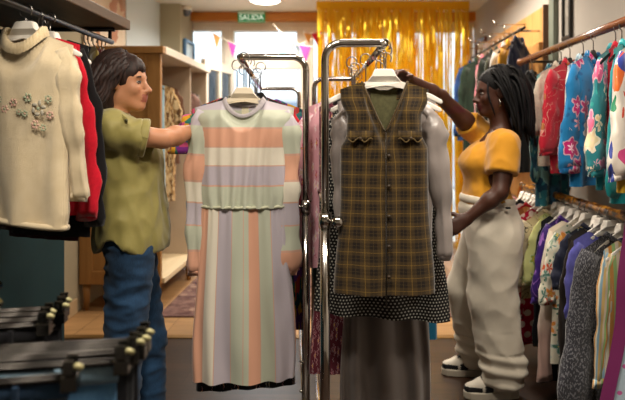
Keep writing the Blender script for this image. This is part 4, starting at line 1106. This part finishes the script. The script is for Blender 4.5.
def trousers(label,short,loc,half,mt,L,group,hang_drop=.085,tilt=0.0,wb=None):
    r=empty('trousers' if 'jeans' not in label else 'jeans',(loc[0],loc[1],loc[2]-hang_drop-.004),tilt); tag(r,label,'trousers' if 'jeans' not in label else 'jeans',group)
    for nm,m in trousers_mb(half*.93,L,.015,1): m.build(nm,mt,r)
    m=MB(); ring=[Vector((half*.935*math.copysign(abs(math.cos(a))**.6,math.cos(a)),.011*math.sin(a),-.018)) for a in [2*PI*i/40 for i in range(41)]]
    m.tube(ring,[.018]*41,6,0,False,[.004]*41); m.build('waistband',wb or mt,r)
    for k in (-.6,0,.6):
        m=MB(); m.box((k*half-.005,-.019,-.045),(k*half+.005,-.014,0)); m.build('belt_loop',wb or mt,r,False,.001)
    clamp_hanger(half,'clamp hanger gripping the '+short,loc,tilt,'clamp hangers of the low rails',hang_drop)
    return r
DK=denim('#16293f','#26405c'); MD=denim('#3a638a','#5886ac'); LT=denim('#5f8098','#86a2b4'); BK=denim('#0c0c10','#17171c'); GY=denim('#2a2c30','#3c3e42')
jl=[(1.05,.25,DK,'dark blue jeans nearest at the lower left corner','nearest dark blue jeans',DK),
    (1.125,.315,MD,'mid blue jeans with a pale waistband second from the corner','mid blue jeans with pale waistband',LT),
    (1.165,.32,BK,'black jeans in the middle of the clamped row','black jeans in the row middle',BK),
    (1.205,.322,GY,'charcoal jeans behind the black jeans of the clamped row','charcoal jeans',GY),
    (1.24,.318,BK,'black jeans farthest along the near low rail','farthest black jeans of the near low rail',BK)]
for y,h,mt,lb,sh,wb in jl: trousers(lb,sh,(-.735,y,.985),h,mt,.86,'jeans on the low rails',.085,rnd.uniform(.12,.2),wb)
for y,h,lb,sh in ((1.37,.20,'black trousers nearest on the far low rail','nearest black trousers of the far low rail'),(1.42,.185,'black trousers in the middle of the far low rail','middle black trousers of the far low rail'),(1.465,.195,'black trousers next to last on the far low rail','black trousers next to last on the far low rail'),(1.505,.18,'black trousers farthest on the far low rail','farthest black trousers of the far low rail')):
    trousers(lb,sh,(-.89,y,.955),h,BK,.84,'black trousers on the far low rail',.06,rnd.uniform(.14,.24))
# ================================================================== PEOPLE
def skin(name,c,c2):
    t=NT(name); nz=t.noise(t.obj(),12,4,.6)
    m=t.base(t.mix(nz,lin(c),lin(c2)),.48,0,.4)
    t.b.inputs['Subsurface Weight'].default_value=.12; t.b.inputs['Subsurface Radius'].default_value=(.02,.008,.004); return m
def Rm(yaw,pitch=0,roll=0):
    """head frame: local +X is the face, +Z up"""
    return Matrix.Rotation(yaw,3,'Z')@Matrix.Rotation(pitch,3,'Y')@Matrix.Rotation(roll,3,'X')
def head_prims(sd,c,M,s=1.0,wide=1.0,lip=1.0,nosew=1.0):
    c=Vector(c)
    L=lambda x,y,z: tuple(c+M@Vector((x*s,y*s,z*s)))
    E=lambda p,r,k=.02,op='u': sd.ell(L(*p),(r[0]*s,r[1]*s,r[2]*s),k*s,op,M)
    E((-.014,0,.036),(.098,.076,.084),.0)
    E((.030,0,-.020),(.058,.060,.085),.03)
    sd.cone(L(.0,.030,-.060),L(.066,.010,-.098),.034*s,.020*s,.03*s)
    sd.cone(L(.0,-.030,-.060),L(.066,-.010,-.098),.034*s,.020*s,.03*s)
    E((.074,0,.022),(.014,.046,.012),.014)
    for y in (-.036,.036):
        E((.060,y,-.030),(.026,.022,.022),.02)
        E((.092,y*.9,.001),(.016,.015,.010),.012,'s')
        E((-.006,y*2.12,-.010),(.020,.009,.032),.008)
        E((.0,y*2.33,-.010),(.011,.005,.019),.006,'s')
    sd.cone(L(.084,0,.010),L(.112,0,-.030),.009*s,.012*s,.014*s)
    E((.112,0,-.033),(.012,.012*nosew,.010),.008)
    for y in (-.013,.013): E((.098,y*nosew,-.037),(.012,.008,.008),.006)
    E((.083,0,-.062),(.018,.030,.022),.016)
    E((.096,0,-.059),(.010,.023,.007*lip),.006)
    E((.094,0,-.073),(.010,.020,.008*lip),.006)
    E((.105,0,-.0655),(.012,.022,.0018),.003,'s')
    E((.077,0,-.099),(.018,.022,.016),.016)
    return L
def face_bits(parent,c,M,s,brow,iris):
    c=Vector(c); L=lambda x,y,z: c+M@Vector((x*s,y*s,z*s))
    for y in (-.0325,.0325):
        m=MB(); m.ball((0,0,0),(.0105*s,.0115*s,.0065*s),14); 
        o=m.build('eye',plain('#9c9088',.3,0,.4,name='eye_white'),parent); o.location=L(.0755,y,.0)
        m=MB(); m.ball(L(.0855,y*1.03,-.0005),(.0025*s,.0055*s,.005*s),10); m.build('iris',plain(iris,.15,0,.5),o).location=-o.location
        m=MB(); m.tube([L(.086-abs(t)*.010,y+t*.018*(1 if y>0 else -1),.020+.004*math.cos(t*1.5)) for t in (-1,-.5,0,.5,1)],[.0018*s,.0032*s,.0036*s,.003*s,.0015*s],6); m.build('eyebrow',plain(brow,.7),parent)
        m=MB(); m.tube([L(.0865-abs(t)*.005,y+t*.014,.0055-.003*t*t) for t in (-1,-.5,0,.5,1)],[.001*s,.0018*s,.002*s,.0018*s,.001*s],6); m.build('eyelashes',plain('#0a0808',.6),parent)
def hand_prims(sd,w,d,up,side,s=1.0,curl=.6):
    """wrist point, direction of the hand, back-of-hand normal, thumb side (+1/-1)"""
    w=Vector(w); d=Vector(d).normalized(); n=Vector(up); n=(n-d*n.dot(d)).normalized(); b=d.cross(n)*side
    at=lambda a,b_,c_: tuple(w+d*a*s+b*b_*s+n*c_*s)
    for y,L0 in ((-.030,.082),(-.010,.090),(.011,.088),(.030,.080)):
        sd.cone(at(.0,y*.5,0),at(L0,y,.002),.016*s,.0115*s,.016)
    for y,L0,fl in ((-.031,.080,.060),(-.010,.090,.074),(.011,.088,.080),(.031,.080,.072)):
        p=Vector(at(L0,y,.002)); dirv=d; seg=(fl*.45,fl*.32,fl*.26); r=.0095
        for q,l in enumerate(seg):
            a=curl*(q+1)*.75; dv=d*math.cos(a)-n*math.sin(a); p2=p+dv*l*s*1.1
            sd.cone(tuple(p),tuple(p2),r*s,(r-.001)*s,.004); p=p2; r-=.001
    t0=Vector(at(.022,.026,-.004)); t1=t0+(d*.55+b*.75-n*.25).normalized()*.042*s; t2=t1+(d*.85+b*.25-n*.35).normalized()*.03*s; t3=t2+(d*.9-b*.05-n*.4).normalized()*.024*s
    sd.cone(tuple(t0),tuple(t1),.015*s,.011*s,.012); sd.cone(tuple(t1),tuple(t2),.0105*s,.0095*s,.004); sd.cone(tuple(t2),tuple(t3),.0095*s,.008*s,.003)
def wrinkle(scale,amp,stretch=(1,1,1),seed=0):
    def f(co):
        p=Vector((co.x*scale*stretch[0]+seed,co.y*scale*stretch[1],co.z*scale*stretch[2]))
        a=noise.noise(p); b=noise.noise(p*2.1+Vector((5,3,1)))
        return amp*(1-2*abs(a))*.8+amp*.4*b-amp*.3
    return f

# ------------------------------------------------------------------ woman in the olive shirt
D1=2.36
W1=lambda px,py,dy=0.0: tuple(P(px,py,D1+dy))
SK1=skin('warm_skin','#b07a5a','#c08a68')
lw=empty('person',(P(125,0,D1).x,D1,0)); tag(lw,'person with long dark hair in an olive shirt and jeans, reaching towards the rack','person')
off1=Vector(lw.location)
hc1=Vector(W1(124,82)); M1=Rm(R(-4),R(3),0); s1=.92
sd=SDF((-1.35,D1-.47,0.02),(-.30,D1+.53,1.70),.0075)
Lh1=head_prims(sd,hc1,M1,s1)
sd.rs=.92
sd.cone(W1(118,100),W1(113,124),.050,.056,.03)
sd.cone(W1(112,130,-.12),W1(112,130,.12),.055,.055,.05)
sd.ell(W1(121,158),(.105,.155,.15),.06); sd.ell(W1(124,195),(.10,.135,.13),.06); sd.ell(W1(130,232),(.115,.165,.13),.06)
nsh=W1(113,130,-.165); fsh=W1(116,130,.165)
el=W1(163,139,-.10); wri=W1(201,129,.095)
sd.chain([nsh,W1(133,135,-.15),el],[.056,.049,.037],.03); sd.chain([el,tuple(Vector(el).lerp(Vector(wri),.3)),wri],[.037,.040,.025],.02)
fel=W1(156,141,.24); fwr=W1(196,133,.32)
sd.chain([fsh,fel,fwr],[.054,.038,.025],.025)
hand_prims(sd,wri,Vector((.09,.05,.01)),(0,-.3,1),-1,.92,.55)
hand_prims(sd,fwr,Vector((.09,-.02,.0)),(0,.2,1),1,.92,.55)
for sgn in (-1,1):
    hip=W1(131,240,sgn*.085); kn=(P(133 if sgn<0 else 140,0,D1).x,D1+sgn*.085,.49); an=(P(126 if sgn<0 else 142,0,D1).x,D1+sgn*.08,.09)
    sd.chain([hip,kn,an],[.085,.058,.040],.03); sd.cone((an[0]-.02,an[1],.055),(an[0]+.13,an[1],.05),.04,.032,.03)
LIP1=plain('#9a5c4c',.45)
def pick1(c):
    q=M1.transposed()@(Vector(c)-hc1)/s1
    return 1 if (q.x>.088 and -.083<q.z<-.051 and abs(q.y)<.024) else 0
b1=sdf_object('body',sd,[SK1,LIP1],None,None,pick1,1); 
def under(o,root): o.parent=root; o.matrix_parent_inverse=Matrix.Translation(-Vector(root.location)); return o
under(b1,lw)
hb=empty('tmp'); 
n0=len(bpy.data.objects)
def bits(root,c,M,s,brow,iris):
    face_bits(root,Vector(c)-Vector(root.location),M,s,brow,iris)
bpy.data.objects.remove(hb)
bits(lw,hc1,M1,s1,'#2a1a14','#2a1a10')
# hair
HAIR1=None
t=NT('dark_brown_hair'); nz=t.noise(t.vmap(t.obj(),(1,1,.15)),140,3,.6)
HAIR1=t.base(t.ramp(nz,[(.3,'#100a09'),(.75,'#3a2621')]),.55,0,.3)
def lock_mesh(locks,r0,n=7,ry=.55):
    m=MB()
    for pts,rr in locks: m.tube(pts,[rr*q for q in [.7]+[1.0]*(len(pts)-3)+[.75,.2]],n,0,True,[rr*ry*q for q in [.7]+[1.0]*(len(pts)-3)+[.75,.2]])
    return m
off=off1
rh=random.Random(3); locks=[]
def toW(c,M,s,p): return Vector(c)+M@(Vector(p)*s)
cap=SDF((-1.2,D1-.24,1.1),(-.65,D1+.25,1.73),.008)
E=lambda p,r,k=.03,op='u': cap.ell(toW(hc1,M1,s1,p),tuple(q*s1 for q in r),k,op,M1)
E((-.015,0,.038),(.106,.088,.089),.0); E((-.07,0,-.02),(.075,.092,.11),.05); E((-.085,0,-.12),(.065,.105,.11),.06); E((-.095,0,-.20),(.055,.10,.07),.05)
E((.112,0,-.055),(.085,.10,.105),.02,'s')
co=sdf_object('hair',cap,HAIR1,None,wrinkle(26,.010,(1,1,.25)),None,0); under(co,lw)
for k in range(190):
    a=rh.uniform(-1,1)*2.3; el_=rh.uniform(.15,1.45)
    # root on the scalp, a = angle from the back of the head
    rx,ry_,rz_=.104,.086,.080
    root=Vector((-.022-rx*math.cos(a)*math.cos(el_),ry_*math.sin(a)*math.cos(el_),.044+rz_*math.sin(el_)))
    L=rh.uniform(.26,.36)-.03*abs(a); pts=[]
    dirn=Vector((-math.cos(a),math.sin(a),0)); ph=rh.uniform(0,6)
    front=max(0,(abs(a)-1.2))
    for q in range(10):
        tq=q/9
        spread=.035*math.sin(min(1,tq*2.0)*PI/2)+.02*tq
        drop=L*tq**1.15
        p=root+dirn*spread*(1-.3*front)+Vector((-.05*tq-.03*front*math.sin(tq*PI*.5)-front*.05*tq,0,-drop+ (.018*math.sin(tq*PI) if el_>1 else 0)))
        p+=Vector((.016*math.sin(tq*13+ph),.014*math.cos(tq*12+ph),0))*tq
        # stay clear of the cranium
        e=Vector(((p.x+.018)/.104,p.y/.086,(p.z-.04)/.092))
        if e.length<1.05 and p.z>-.08: 
            p=Vector((-.018+e.x/e.length*1.06*.104,e.y/e.length*1.06*.086,.04+e.z/e.length*1.06*.092))
        pts.append(toW(hc1,M1,s1,p)-off)
    locks.append((pts,rh.uniform(.008,.014)))
lk=lock_mesh(locks,.01).build('hair_locks',HAIR1,None); lk.parent=co; lk.matrix_parent_inverse=Matrix.Identity(4); lk.location=off
# shirt
OL=None
t=NT('olive_cotton'); nz=t.noise(t.obj(),14,4,.6); t.bump(t.noise(t.obj(),300,2),.2,.001)
OL=t.base(t.mix(nz,lin('#787034'),lin('#958b50')),.6,0,.35,.3)
sh=SDF((-1.35,D1-.37,.75),(-.55,D1+.40,1.5),.0075); sh.rs=.92
sh.cone(W1(112,127,-.125),W1(112,127,.125),.072,.072,.05)
sh.ell(W1(123,150),(.130,.175,.14),.05); sh.ell(W1(128,190),(.135,.175,.18),.07); sh.ell(W1(133,225),(.130,.20,.20),.07); sh.ell(W1(133,243),(.138,.205,.19),.06); sh.ell(W1(128,165),(.130,.17,.14),.05)
for sg,a,b in ((-1,nsh,el),(1,fsh,fel)):
    A=Vector(a); B=Vector(b); e=A.lerp(B,.62); e.z-=.012
    sh.cone(tuple(A+Vector((0,0,-.005))),tuple(e),.074,.072,.035)
    B2=A.lerp(B,.64); dr_=(B-A).normalized()
# trim the hem: short at the side notch, rounded tails front and back
xc=W1(128,0)[0]
def hemf(x,y,z):
    q=(x-xc)/.12
    lim=W1(0,233)[2]-.066*(1-np.exp(-(q*2.0)**2))+.02*np.clip(q-.9,0,1)+0*y
    return (lim-z)*.75
sh.clip(hemf)
for sg,a,b in ((-1,nsh,el),(1,fsh,fel)):
    A=np.array(a); Bv=np.array(b); d_=(Bv-A)/np.linalg.norm(Bv-A); p0=A+(Bv-A)*.58
    def cutf(x,y,z,p0=p0,d_=d_,sg=sg):
        d=(x-p0[0])*d_[0]+(y-p0[1])*d_[1]+(z-p0[2])*d_[2]
        r2=(x-p0[0])**2+(y-p0[1])**2+(z-p0[2])**2
        near=(r2<.0115)&(((y<D1-.07) if sg<0 else (y>D1+.12)))&(z>W1(0,172)[2])
        return np.where(near,d,-1)
    sh.clip(cutf)
so=sdf_object('shirt',sh,OL,None,wrinkle(16,.010,(1,1,.5),2),None,1); under(so,lw)
# rolled sleeve cuff, collar, epaulette tab, button
def ringpath(c,ax,r,n=24,ref=(0,0,1)):
    ax=Vector(ax).normalized(); u=ax.cross(Vector(ref)).normalized(); v=ax.cross(u)
    return [Vector(c)+u*r*math.cos(2*PI*k/n)+v*r*math.sin(2*PI*k/n) for k in range(n+1)]
for sg,a,b in ((-1,nsh,el),(1,fsh,fel)):
    A=Vector(a); B=Vector(b); c=A.lerp(B,.575)+Vector((0,0,-.008)); ax=(B-A).normalized()
    m=MB(); m.tube([p-off for p in ringpath(c,ax,.066)],[.018]*25,10,0,False,[.006]*25)
    cu=m.build('sleeve_cuff',OL,so); cu.matrix_parent_inverse=Matrix.Identity(4); cu.location=off
m=MB(); nb=Vector(W1(114,121)); 
m.tube([p-off for p in ringpath(nb,(.18,0,1),.061,28,(0,1,0))],[.020]*29,10,0,False,[.007]*29); cu=m.build('collar',OL,so); cu.location=off
m=MB(); A=Vector(nsh); m.tube([Vector(W1(114,116,-.10))-off,Vector(W1(120,116,-.16))-off,Vector(W1(127,121,-.22))-off],[.014,.014,.012],8,0,True,[.004]*3); cu=m.build('shoulder_tab',OL,so); cu.location=off
m=MB(); m.ball(Vector(W1(126,120.5,-.225))-off,(.006,.004,.006),8); cu=m.build('button',plain('#3c3a1e',.3),so); cu.location=off
# jeans
JN=denim('#15283c','#28486a')
je=SDF((-1.3,D1-.33,.05),(-.55,D1+.33,1.15),.008); je.rs=.84
je.ell(W1(131,232),(.120,.180,.13),.05)
for sgn in (-1,1):
    hip=W1(131,243,sgn*.088); kn=(P(132 if sgn<0 else 140,0,D1).x,D1+sgn*.09,.50); an=(P(127 if sgn<0 else 143,0,D1).x,D1+sgn*.085,.10)
    je.chain([hip,kn,an],[.108,.084,.070],.03)
je.clip(lambda x,y,z: (.085-z)+0*x+0*y)
jo=sdf_object('jeans',je,JN,None,wrinkle(11,.010,(1,1,1.9),9),None,1); under(jo,lw)
BLK=plain('#161618',.5)
for sgn in (-1,1):
    ax_=P(127 if sgn<0 else 143,0,D1).x; y_=D1+sgn*.085
    s_=SDF((ax_-.12,y_-.08,-.02),(ax_+.25,y_+.08,.2),.006)
    s_.cone((ax_-.03,y_,.06),(ax_+.15,y_,.045),.052,.043,.02); s_.cone((ax_,y_,.06),(ax_,y_,.12),.05,.045,.03)
    s_.clip(lambda x,y,z: (.004-z)+0*x+0*y)
    under(sdf_object('shoe',s_,BLK,None,None,None,1),lw)

# ------------------------------------------------------------------ woman in the mustard T-shirt
D2=3.15
W2=lambda px,py,dy=0.0: tuple(P(px,py,D2+dy))
SK2=skin('deep_brown_skin','#3a2016','#4e2c1e')
rw=empty('person',(P(495,0,D2).x,D2,0)); tag(rw,'person with dark braids in a mustard T-shirt and cream trousers, one arm raised','person')
off2=Vector(rw.location)
hc2=Vector(W2(494,92)); M2=Rm(PI+R(6),R(8),0); s2=.98
sd=SDF((.10,2.70,.02),(1.12,3.55,1.72),.0075)
head_prims(sd,hc2,M2,s2,lip=1.5,nosew=1.25)
sd.cone(W2(497,110),W2(503,134),.050,.055,.03)
ns2=W2(505,146,-.165); fs2=W2(484,138,.15)
sd.cone(W2(500,142,-.11),W2(496,140,.11),.055,.055,.05)
sd.ell(W2(492,165),(.115,.15,.15),.06); sd.ell(W2(488,195),(.10,.13,.12),.06); sd.ell(W2(492,225),(.14,.165,.12),.06)
el2=W2(500,192,-.225); wr2=W2(467,219,-.21)
sd.chain([ns2,W2(504,165,-.19),el2],[.058,.050,.038],.03); sd.chain([el2,tuple(Vector(el2).lerp(Vector(wr2),.3)),wr2],[.038,.040,.026],.02)
fel2=W2(441,97,-.03); fwr2=W2(407,78,-.22)
sd.chain([fs2,W2(464,120,.06),fel2],[.055,.047,.037],.03); sd.chain([fel2,tuple(Vector(fel2).lerp(Vector(fwr2),.3)),fwr2],[.037,.038,.025],.02)
hand_prims(sd,wr2,Vector((-.08,-.01,-.045)),(0,-1,.2),1,1.0,.35)
hand_prims(sd,fwr2,Vector((-.08,-.09,.03)),(0,.2,1),-1,1.0,.6)
NK2,FK2=(P(489,0,D2).x,3.07,.50),(P(474,0,D2).x,3.27,.50)
NA2,FA2=(.80,3.05,.10),(.735,3.33,.10)
for hip,kn,an in ((W2(494,232,-.085),NK2,NA2),(W2(488,232,.085),FK2,FA2)):
    sd.chain([hip,kn,an],[.09,.06,.042],.03); sd.cone((an[0]+.02,an[1],.06),(an[0]-.12,an[1],.055),.036,.03,.03)
LIP2=plain('#4a2222',.4)
def pick2(c):
    q=M2.transposed()@(Vector(c)-hc2)/s2
    return 1 if (q.x>.088 and -.086<q.z<-.049 and abs(q.y)<.026) else 0
under(sdf_object('body',sd,[SK2,LIP2],None,None,pick2,1),rw)
bits(rw,hc2,M2,s2,'#0a0706','#120a06')
# braids
t=NT('black_braids'); nz=t.noise(t.obj(),190,2,.6); t.bump(nz,.6,.004)
HAIR2=t.base(t.ramp(nz,[(.3,'#050506'),(.8,'#141214')]),.65,0,.2)
cap=SDF((.55,2.95,1.2),(1.0,3.35,1.75),.008)
E=lambda p,r,k=.03,op='u': cap.ell(toW(hc2,M2,s2,p),tuple(q*s2 for q in r),k,op,M2)
E((-.022,0,.042),(.104,.084,.090),.0); E((-.07,0,-.03),(.07,.082,.10),.05)
E((.11,0,-.045),(.085,.10,.11),.02,'s')
co2=sdf_object('hair',cap,HAIR2,None,None,None,0); under(co2,rw)
rh=random.Random(11); locks=[]
for k in range(150):
    a=rh.uniform(-1,1)*2.2; el_=rh.uniform(.0,1.45); rx,ry_,rz_=.104,.086,.092
    root=Vector((-.022-rx*math.cos(a)*math.cos(el_),ry_*math.sin(a)*math.cos(el_),.042+rz_*math.sin(el_)))
    L=rh.uniform(.26,.38); dirn=Vector((-math.cos(a),math.sin(a),0)); ph=rh.uniform(0,6); pts=[]; lift=rh.uniform(.0,.035); fr=max(0,abs(a)-1.3)
    for q in range(12):
        tq=q/11
        p=root+dirn*(.040*math.sin(min(1,tq*2.2)*PI/2)+lift*.8*math.sin(tq*PI))+Vector((-.012*tq-fr*.11*math.sin(tq*PI*.5),0,lift*1.3*math.sin(min(1,tq*2)*PI)-L*tq**1.2))
        p+=Vector((.006*math.sin(tq*14+ph),.006*math.cos(tq*12+ph),0))*tq
        e=Vector(((p.x+.018)/.104,p.y/.086,(p.z-.04)/.094))
        if e.length<1.06 and p.z>-.09: p=Vector((-.018+e.x/e.length*1.07*.104,e.y/e.length*1.07*.086,.04+e.z/e.length*1.07*.094))
        pts.append(toW(hc2,M2,s2,p)-off2)
    locks.append((pts,rh.uniform(.0055,.0085)))
# two thin braids left loose beside the face
for y,x0 in ((-.066,.052),(-.072,.038),(.066,.05)):
    pts=[toW(hc2,M2,s2,Vector((x0+.012*math.sin(q*.5),y*1.06-(.012 if y<0 else -.012)*math.sin(q/9*PI),.055-.19*q/9)))-off2 for q in range(10)]; locks.append((pts,.005))
lk=lock_mesh(locks,.01,6,1.0).build('braids',HAIR2,None); lk.parent=co2; lk.location=off2
m=MB(); p=toW(hc2,M2,s2,(-.002,.080,-.048))-off2
p=toW(hc2,M2,s2,(.004,.082 if (M2@Vector((0,1,0))).y<0 else -.082,-.046))-off2
m.tube([p,p+Vector((0,0,-.012)),p+Vector((0,0,-.032))],[.002,.004,.003],8); cu=m.build('earring',CHROME,None); under(cu,rw); cu.matrix_parent_inverse=Matrix.Identity(4)
# necklace
m=MB(); pts=[Vector(W2(501+6*math.cos(a)*2.2,131+4.0*math.sin(a)+2.5*math.cos(a+PI),0))+Vector((0,-.062*math.sin(a),0))-off2 for a in [2*PI*k/24 for k in range(25)]]
# T-shirt
MU=None
t=NT('mustard_jersey'); nz=t.noise(t.obj(),10,4,.6); t.bump(t.noise(t.obj(),350,2),.15,.001)
MU=t.base(t.mix(nz,lin('#b57a14'),lin('#cf9424')),.8,0,.2,.3)
ts=SDF((.35,2.75,.93),(1.12,3.5,1.45),.0075)
ts.cone(W2(502,142,-.12),W2(495,141,.12),.066,.066,.05)
ts.ell(W2(492,162),(.132,.165,.12),.05); ts.ell(W2(478,163),(.10,.13,.085),.05); ts.ell(W2(486,195),(.122,.148,.13),.06); ts.ell(W2(489,205),(.13,.16,.08),.05)
A=Vector(ns2); B=Vector(el2); ts.cone(tuple(A+Vector((0,0,-.0))),tuple(A.lerp(B,.62)),.076,.078,.035)
A3=Vector(fs2); B3=Vector(fel2); ts.cone(tuple(A3),tuple(A3.lerp(B3,.42)),.075,.074,.035)
ts.clip(lambda x,y,z: (W2(0,201)[2]-z)+.10*(x-.75)+0*y)
# neck opening
ts.cone(W2(490,118),W2(499,131),.078,.066,.01,'s')
for A_,B_,f,sg in ((A,B,.60,-1),(A3,B3,.40,1)):
    d_=(B_-A_).normalized(); p0=A_.lerp(B_,f)
    def cutf(x,y,z,p0=p0,d_=d_,sg=sg):
        d=(x-p0.x)*d_.x+(y-p0.y)*d_.y+(z-p0.z)*d_.z
        r2=(x-p0.x)**2+(y-p0.y)**2+(z-p0.z)**2
        near=(r2<.012)
        if sg<0: near=near&(y<D2-.125)
        else: near=near&(x<p0.x+.09)&(z>W2(0,150)[2])
        return np.where(near,d,-1)
    ts.clip(cutf)
to=sdf_object('t_shirt',ts,MU,None,wrinkle(12,.008,(1,1,.7),4),None,1); under(to,rw)
# trousers
t=NT('cream_canvas'); nz=t.noise(t.obj(),9,4,.6); t.bump(t.noise(t.obj(),260,2),.25,.001)
CT=t.base(t.mix(nz,lin('#c6bdab'),lin('#ded6c6')),.85,0,.2,.2)
tr=SDF((.45,2.80,.02),(1.12,3.55,1.12),.008)
tr.ell(W2(487,208),(.145,.165,.085),.04); tr.ell(W2(493,228),(.155,.175,.12),.06)
tr.chain([W2(495,240,-.08),NK2,(NA2[0]+.0,NA2[1],.16),(NA2[0]+.005,NA2[1],.10)],[.140,.124,.114,.103],.03,.82)
tr.chain([W2(487,240,.08),FK2,(FA2[0],FA2[1],.17),(FA2[0],FA2[1],.12)],[.135,.122,.112,.10],.02,.82)
tr.clip(lambda x,y,z: np.maximum(np.maximum(.062-z, z-W2(0,193)[2]+.12*(x-.75)),-1)+0*x+0*y)
def wr2f(co):
    w=wrinkle(8,.010,(1,1,.8),6)(co)
    return w*(1.3 if co.z<.35 else .9)+(.007*math.sin(co.z*95+co.x*14+co.y*9) if co.z<.24 else 0)
tro=sdf_object('trousers',tr,CT,None,wr2f,None,1); under(tro,rw)
m=MB(); q=[Vector(W2(487,199,0))+Vector((.136*math.cos(a),.155*math.sin(a),-.012*math.cos(a)))-off2 for a in [2*PI*k/40 for k in range(41)]]
m.tube(q,[.020]*41,8,0,False,[.008]*41); cu=m.build('waistband',CT,tro); cu.location=off2
m=MB(); m.box(Vector(W2(508,208,-.185))-off2-Vector((.012,.004,.005)),Vector(W2(508,208,-.185))-off2+Vector((.012,.004,.005))); cu=m.build('side_label',BLK,tro,False); cu.location=off2
# sneakers
WHT=plain('#c9c2b4',.5,name='sneaker_white'); DKB=plain('#15161a',.5,name='sneaker_black')
for (ax_,ay,az),yaw in ((NA2,R(3)),(FA2,R(-2))):
    sn=empty('sneaker',(ax_,ay,0),PI+yaw); sn.parent=rw; sn.location=Vector((ax_,ay,0))-off2
    s_=SDF((-.11,-.07,-.01),(.24,.07,.17),.005)
    s_.cone((-.04,0,.065),(.10,0,.055),.044,.042,.02); s_.cone((.10,0,.055),(.165,0,.045),.042,.032,.02); s_.cone((-.03,0,.07),(-.02,0,.125),.042,.036,.03); s_.cone((.02,0,.09),(.10,0,.065),.034,.03,.02)
    s_.clip(lambda x,y,z: (.022-z)+0*x+0*y)
    def pk(c):
        if c.z<.062 and c.x>.115: return 1
        if .035<c.x<.11 and abs(c.y)<.024 and c.z>.07: return 1
        if .055<c.x<.10 and c.z<.075: return 1
        if c.x<-.045 and c.z>.07: return 1
        return 0
    under_o=sdf_object('upper',s_,[WHT,DKB],None,None,pk,1); under_o.parent=sn
    m=MB(); ol=[]
    outl=[(-.085,.0),(-.075,.030),(-.03,.042),(.05,.044),(.12,.047),(.17,.038),(.197,.015),(.20,0),(.197,-.015),(.17,-.038),(.12,-.047),(.05,-.044),(-.03,-.042),(-.075,-.030)]
    a=[m.vert((x,y,.0)) for x,y in outl]; b=[m.vert((x,y,.038)) for x,y in outl]; m.face(a[::-1]); m.face(b)
    for i in range(len(outl)): j=(i+1)%len(outl); m.face((a[i],a[j],b[j],b[i]))
    m.build('sole',plain('#b8b0a0',.6,name='sole_rubber'),sn,False,.006,3)
    m=MB()
    for k in range(4):
        x=.045+.02*k; z=.118-.012*k; m.tube([(x,-.03,z-.014),(x+.004,0,z),(x,.03,z-.014)],.0035,6)
    m.tube([(.045,0,.118),(.03,-.022,.130),(.05,-.03,.112)],.003,6); m.build('laces',DKB,sn)

# ================================================================== LIGHT
w=bpy.data.worlds.new('world'); scene.world=w; w.use_nodes=True
bg=w.node_tree.nodes['Background']; bg.inputs[0].default_value=(.86,.93,1,1); bg.inputs[1].default_value=3.4
def area(name,loc,size,power,color,rot=(0,0,0),spread=160):
    l=bpy.data.lights.new(name,'AREA'); l.energy=power; l.color=color; l.shape='DISK'; l.size=size; l.spread=R(spread)
    o=bpy.data.objects.new(name,l); COL.objects.link(o); o.location=loc; o.rotation_euler=rot; return o
WARM=(1,.89,.75); WARM2=(1,.80,.58)
for i,(x,y,pw,sz) in enumerate(((-.35,.9,30,.35),(.75,1.1,28,.35),(-.9,1.1,12,.3),(.1,3.0,16,.4),(-.9,4.4,16,.4),(.8,4.5,32,.4),(.7,2.3,17,.35))):
    area('ceiling_lamp_and_fill',(x,y,ZC-.02),sz,pw,WARM)
area('ceiling_lamp_and_fill',(.5,5.2,ZC-.02),.4,36,WARM)  # added fill in front of the golden curtain to brighten it, no fixture
area('ceiling_lamp_and_fill',(P(265,0,6.2).x,6.2,ZC-.10),.3,38,(1,.92,.8))
vs_=scene.view_settings; scene.display_settings.display_device='sRGB'
vs_.view_transform='Standard'; vs_.look='None'; vs_.exposure=0.0; vs_.gamma=1.0; vs_.use_curve_mapping=False
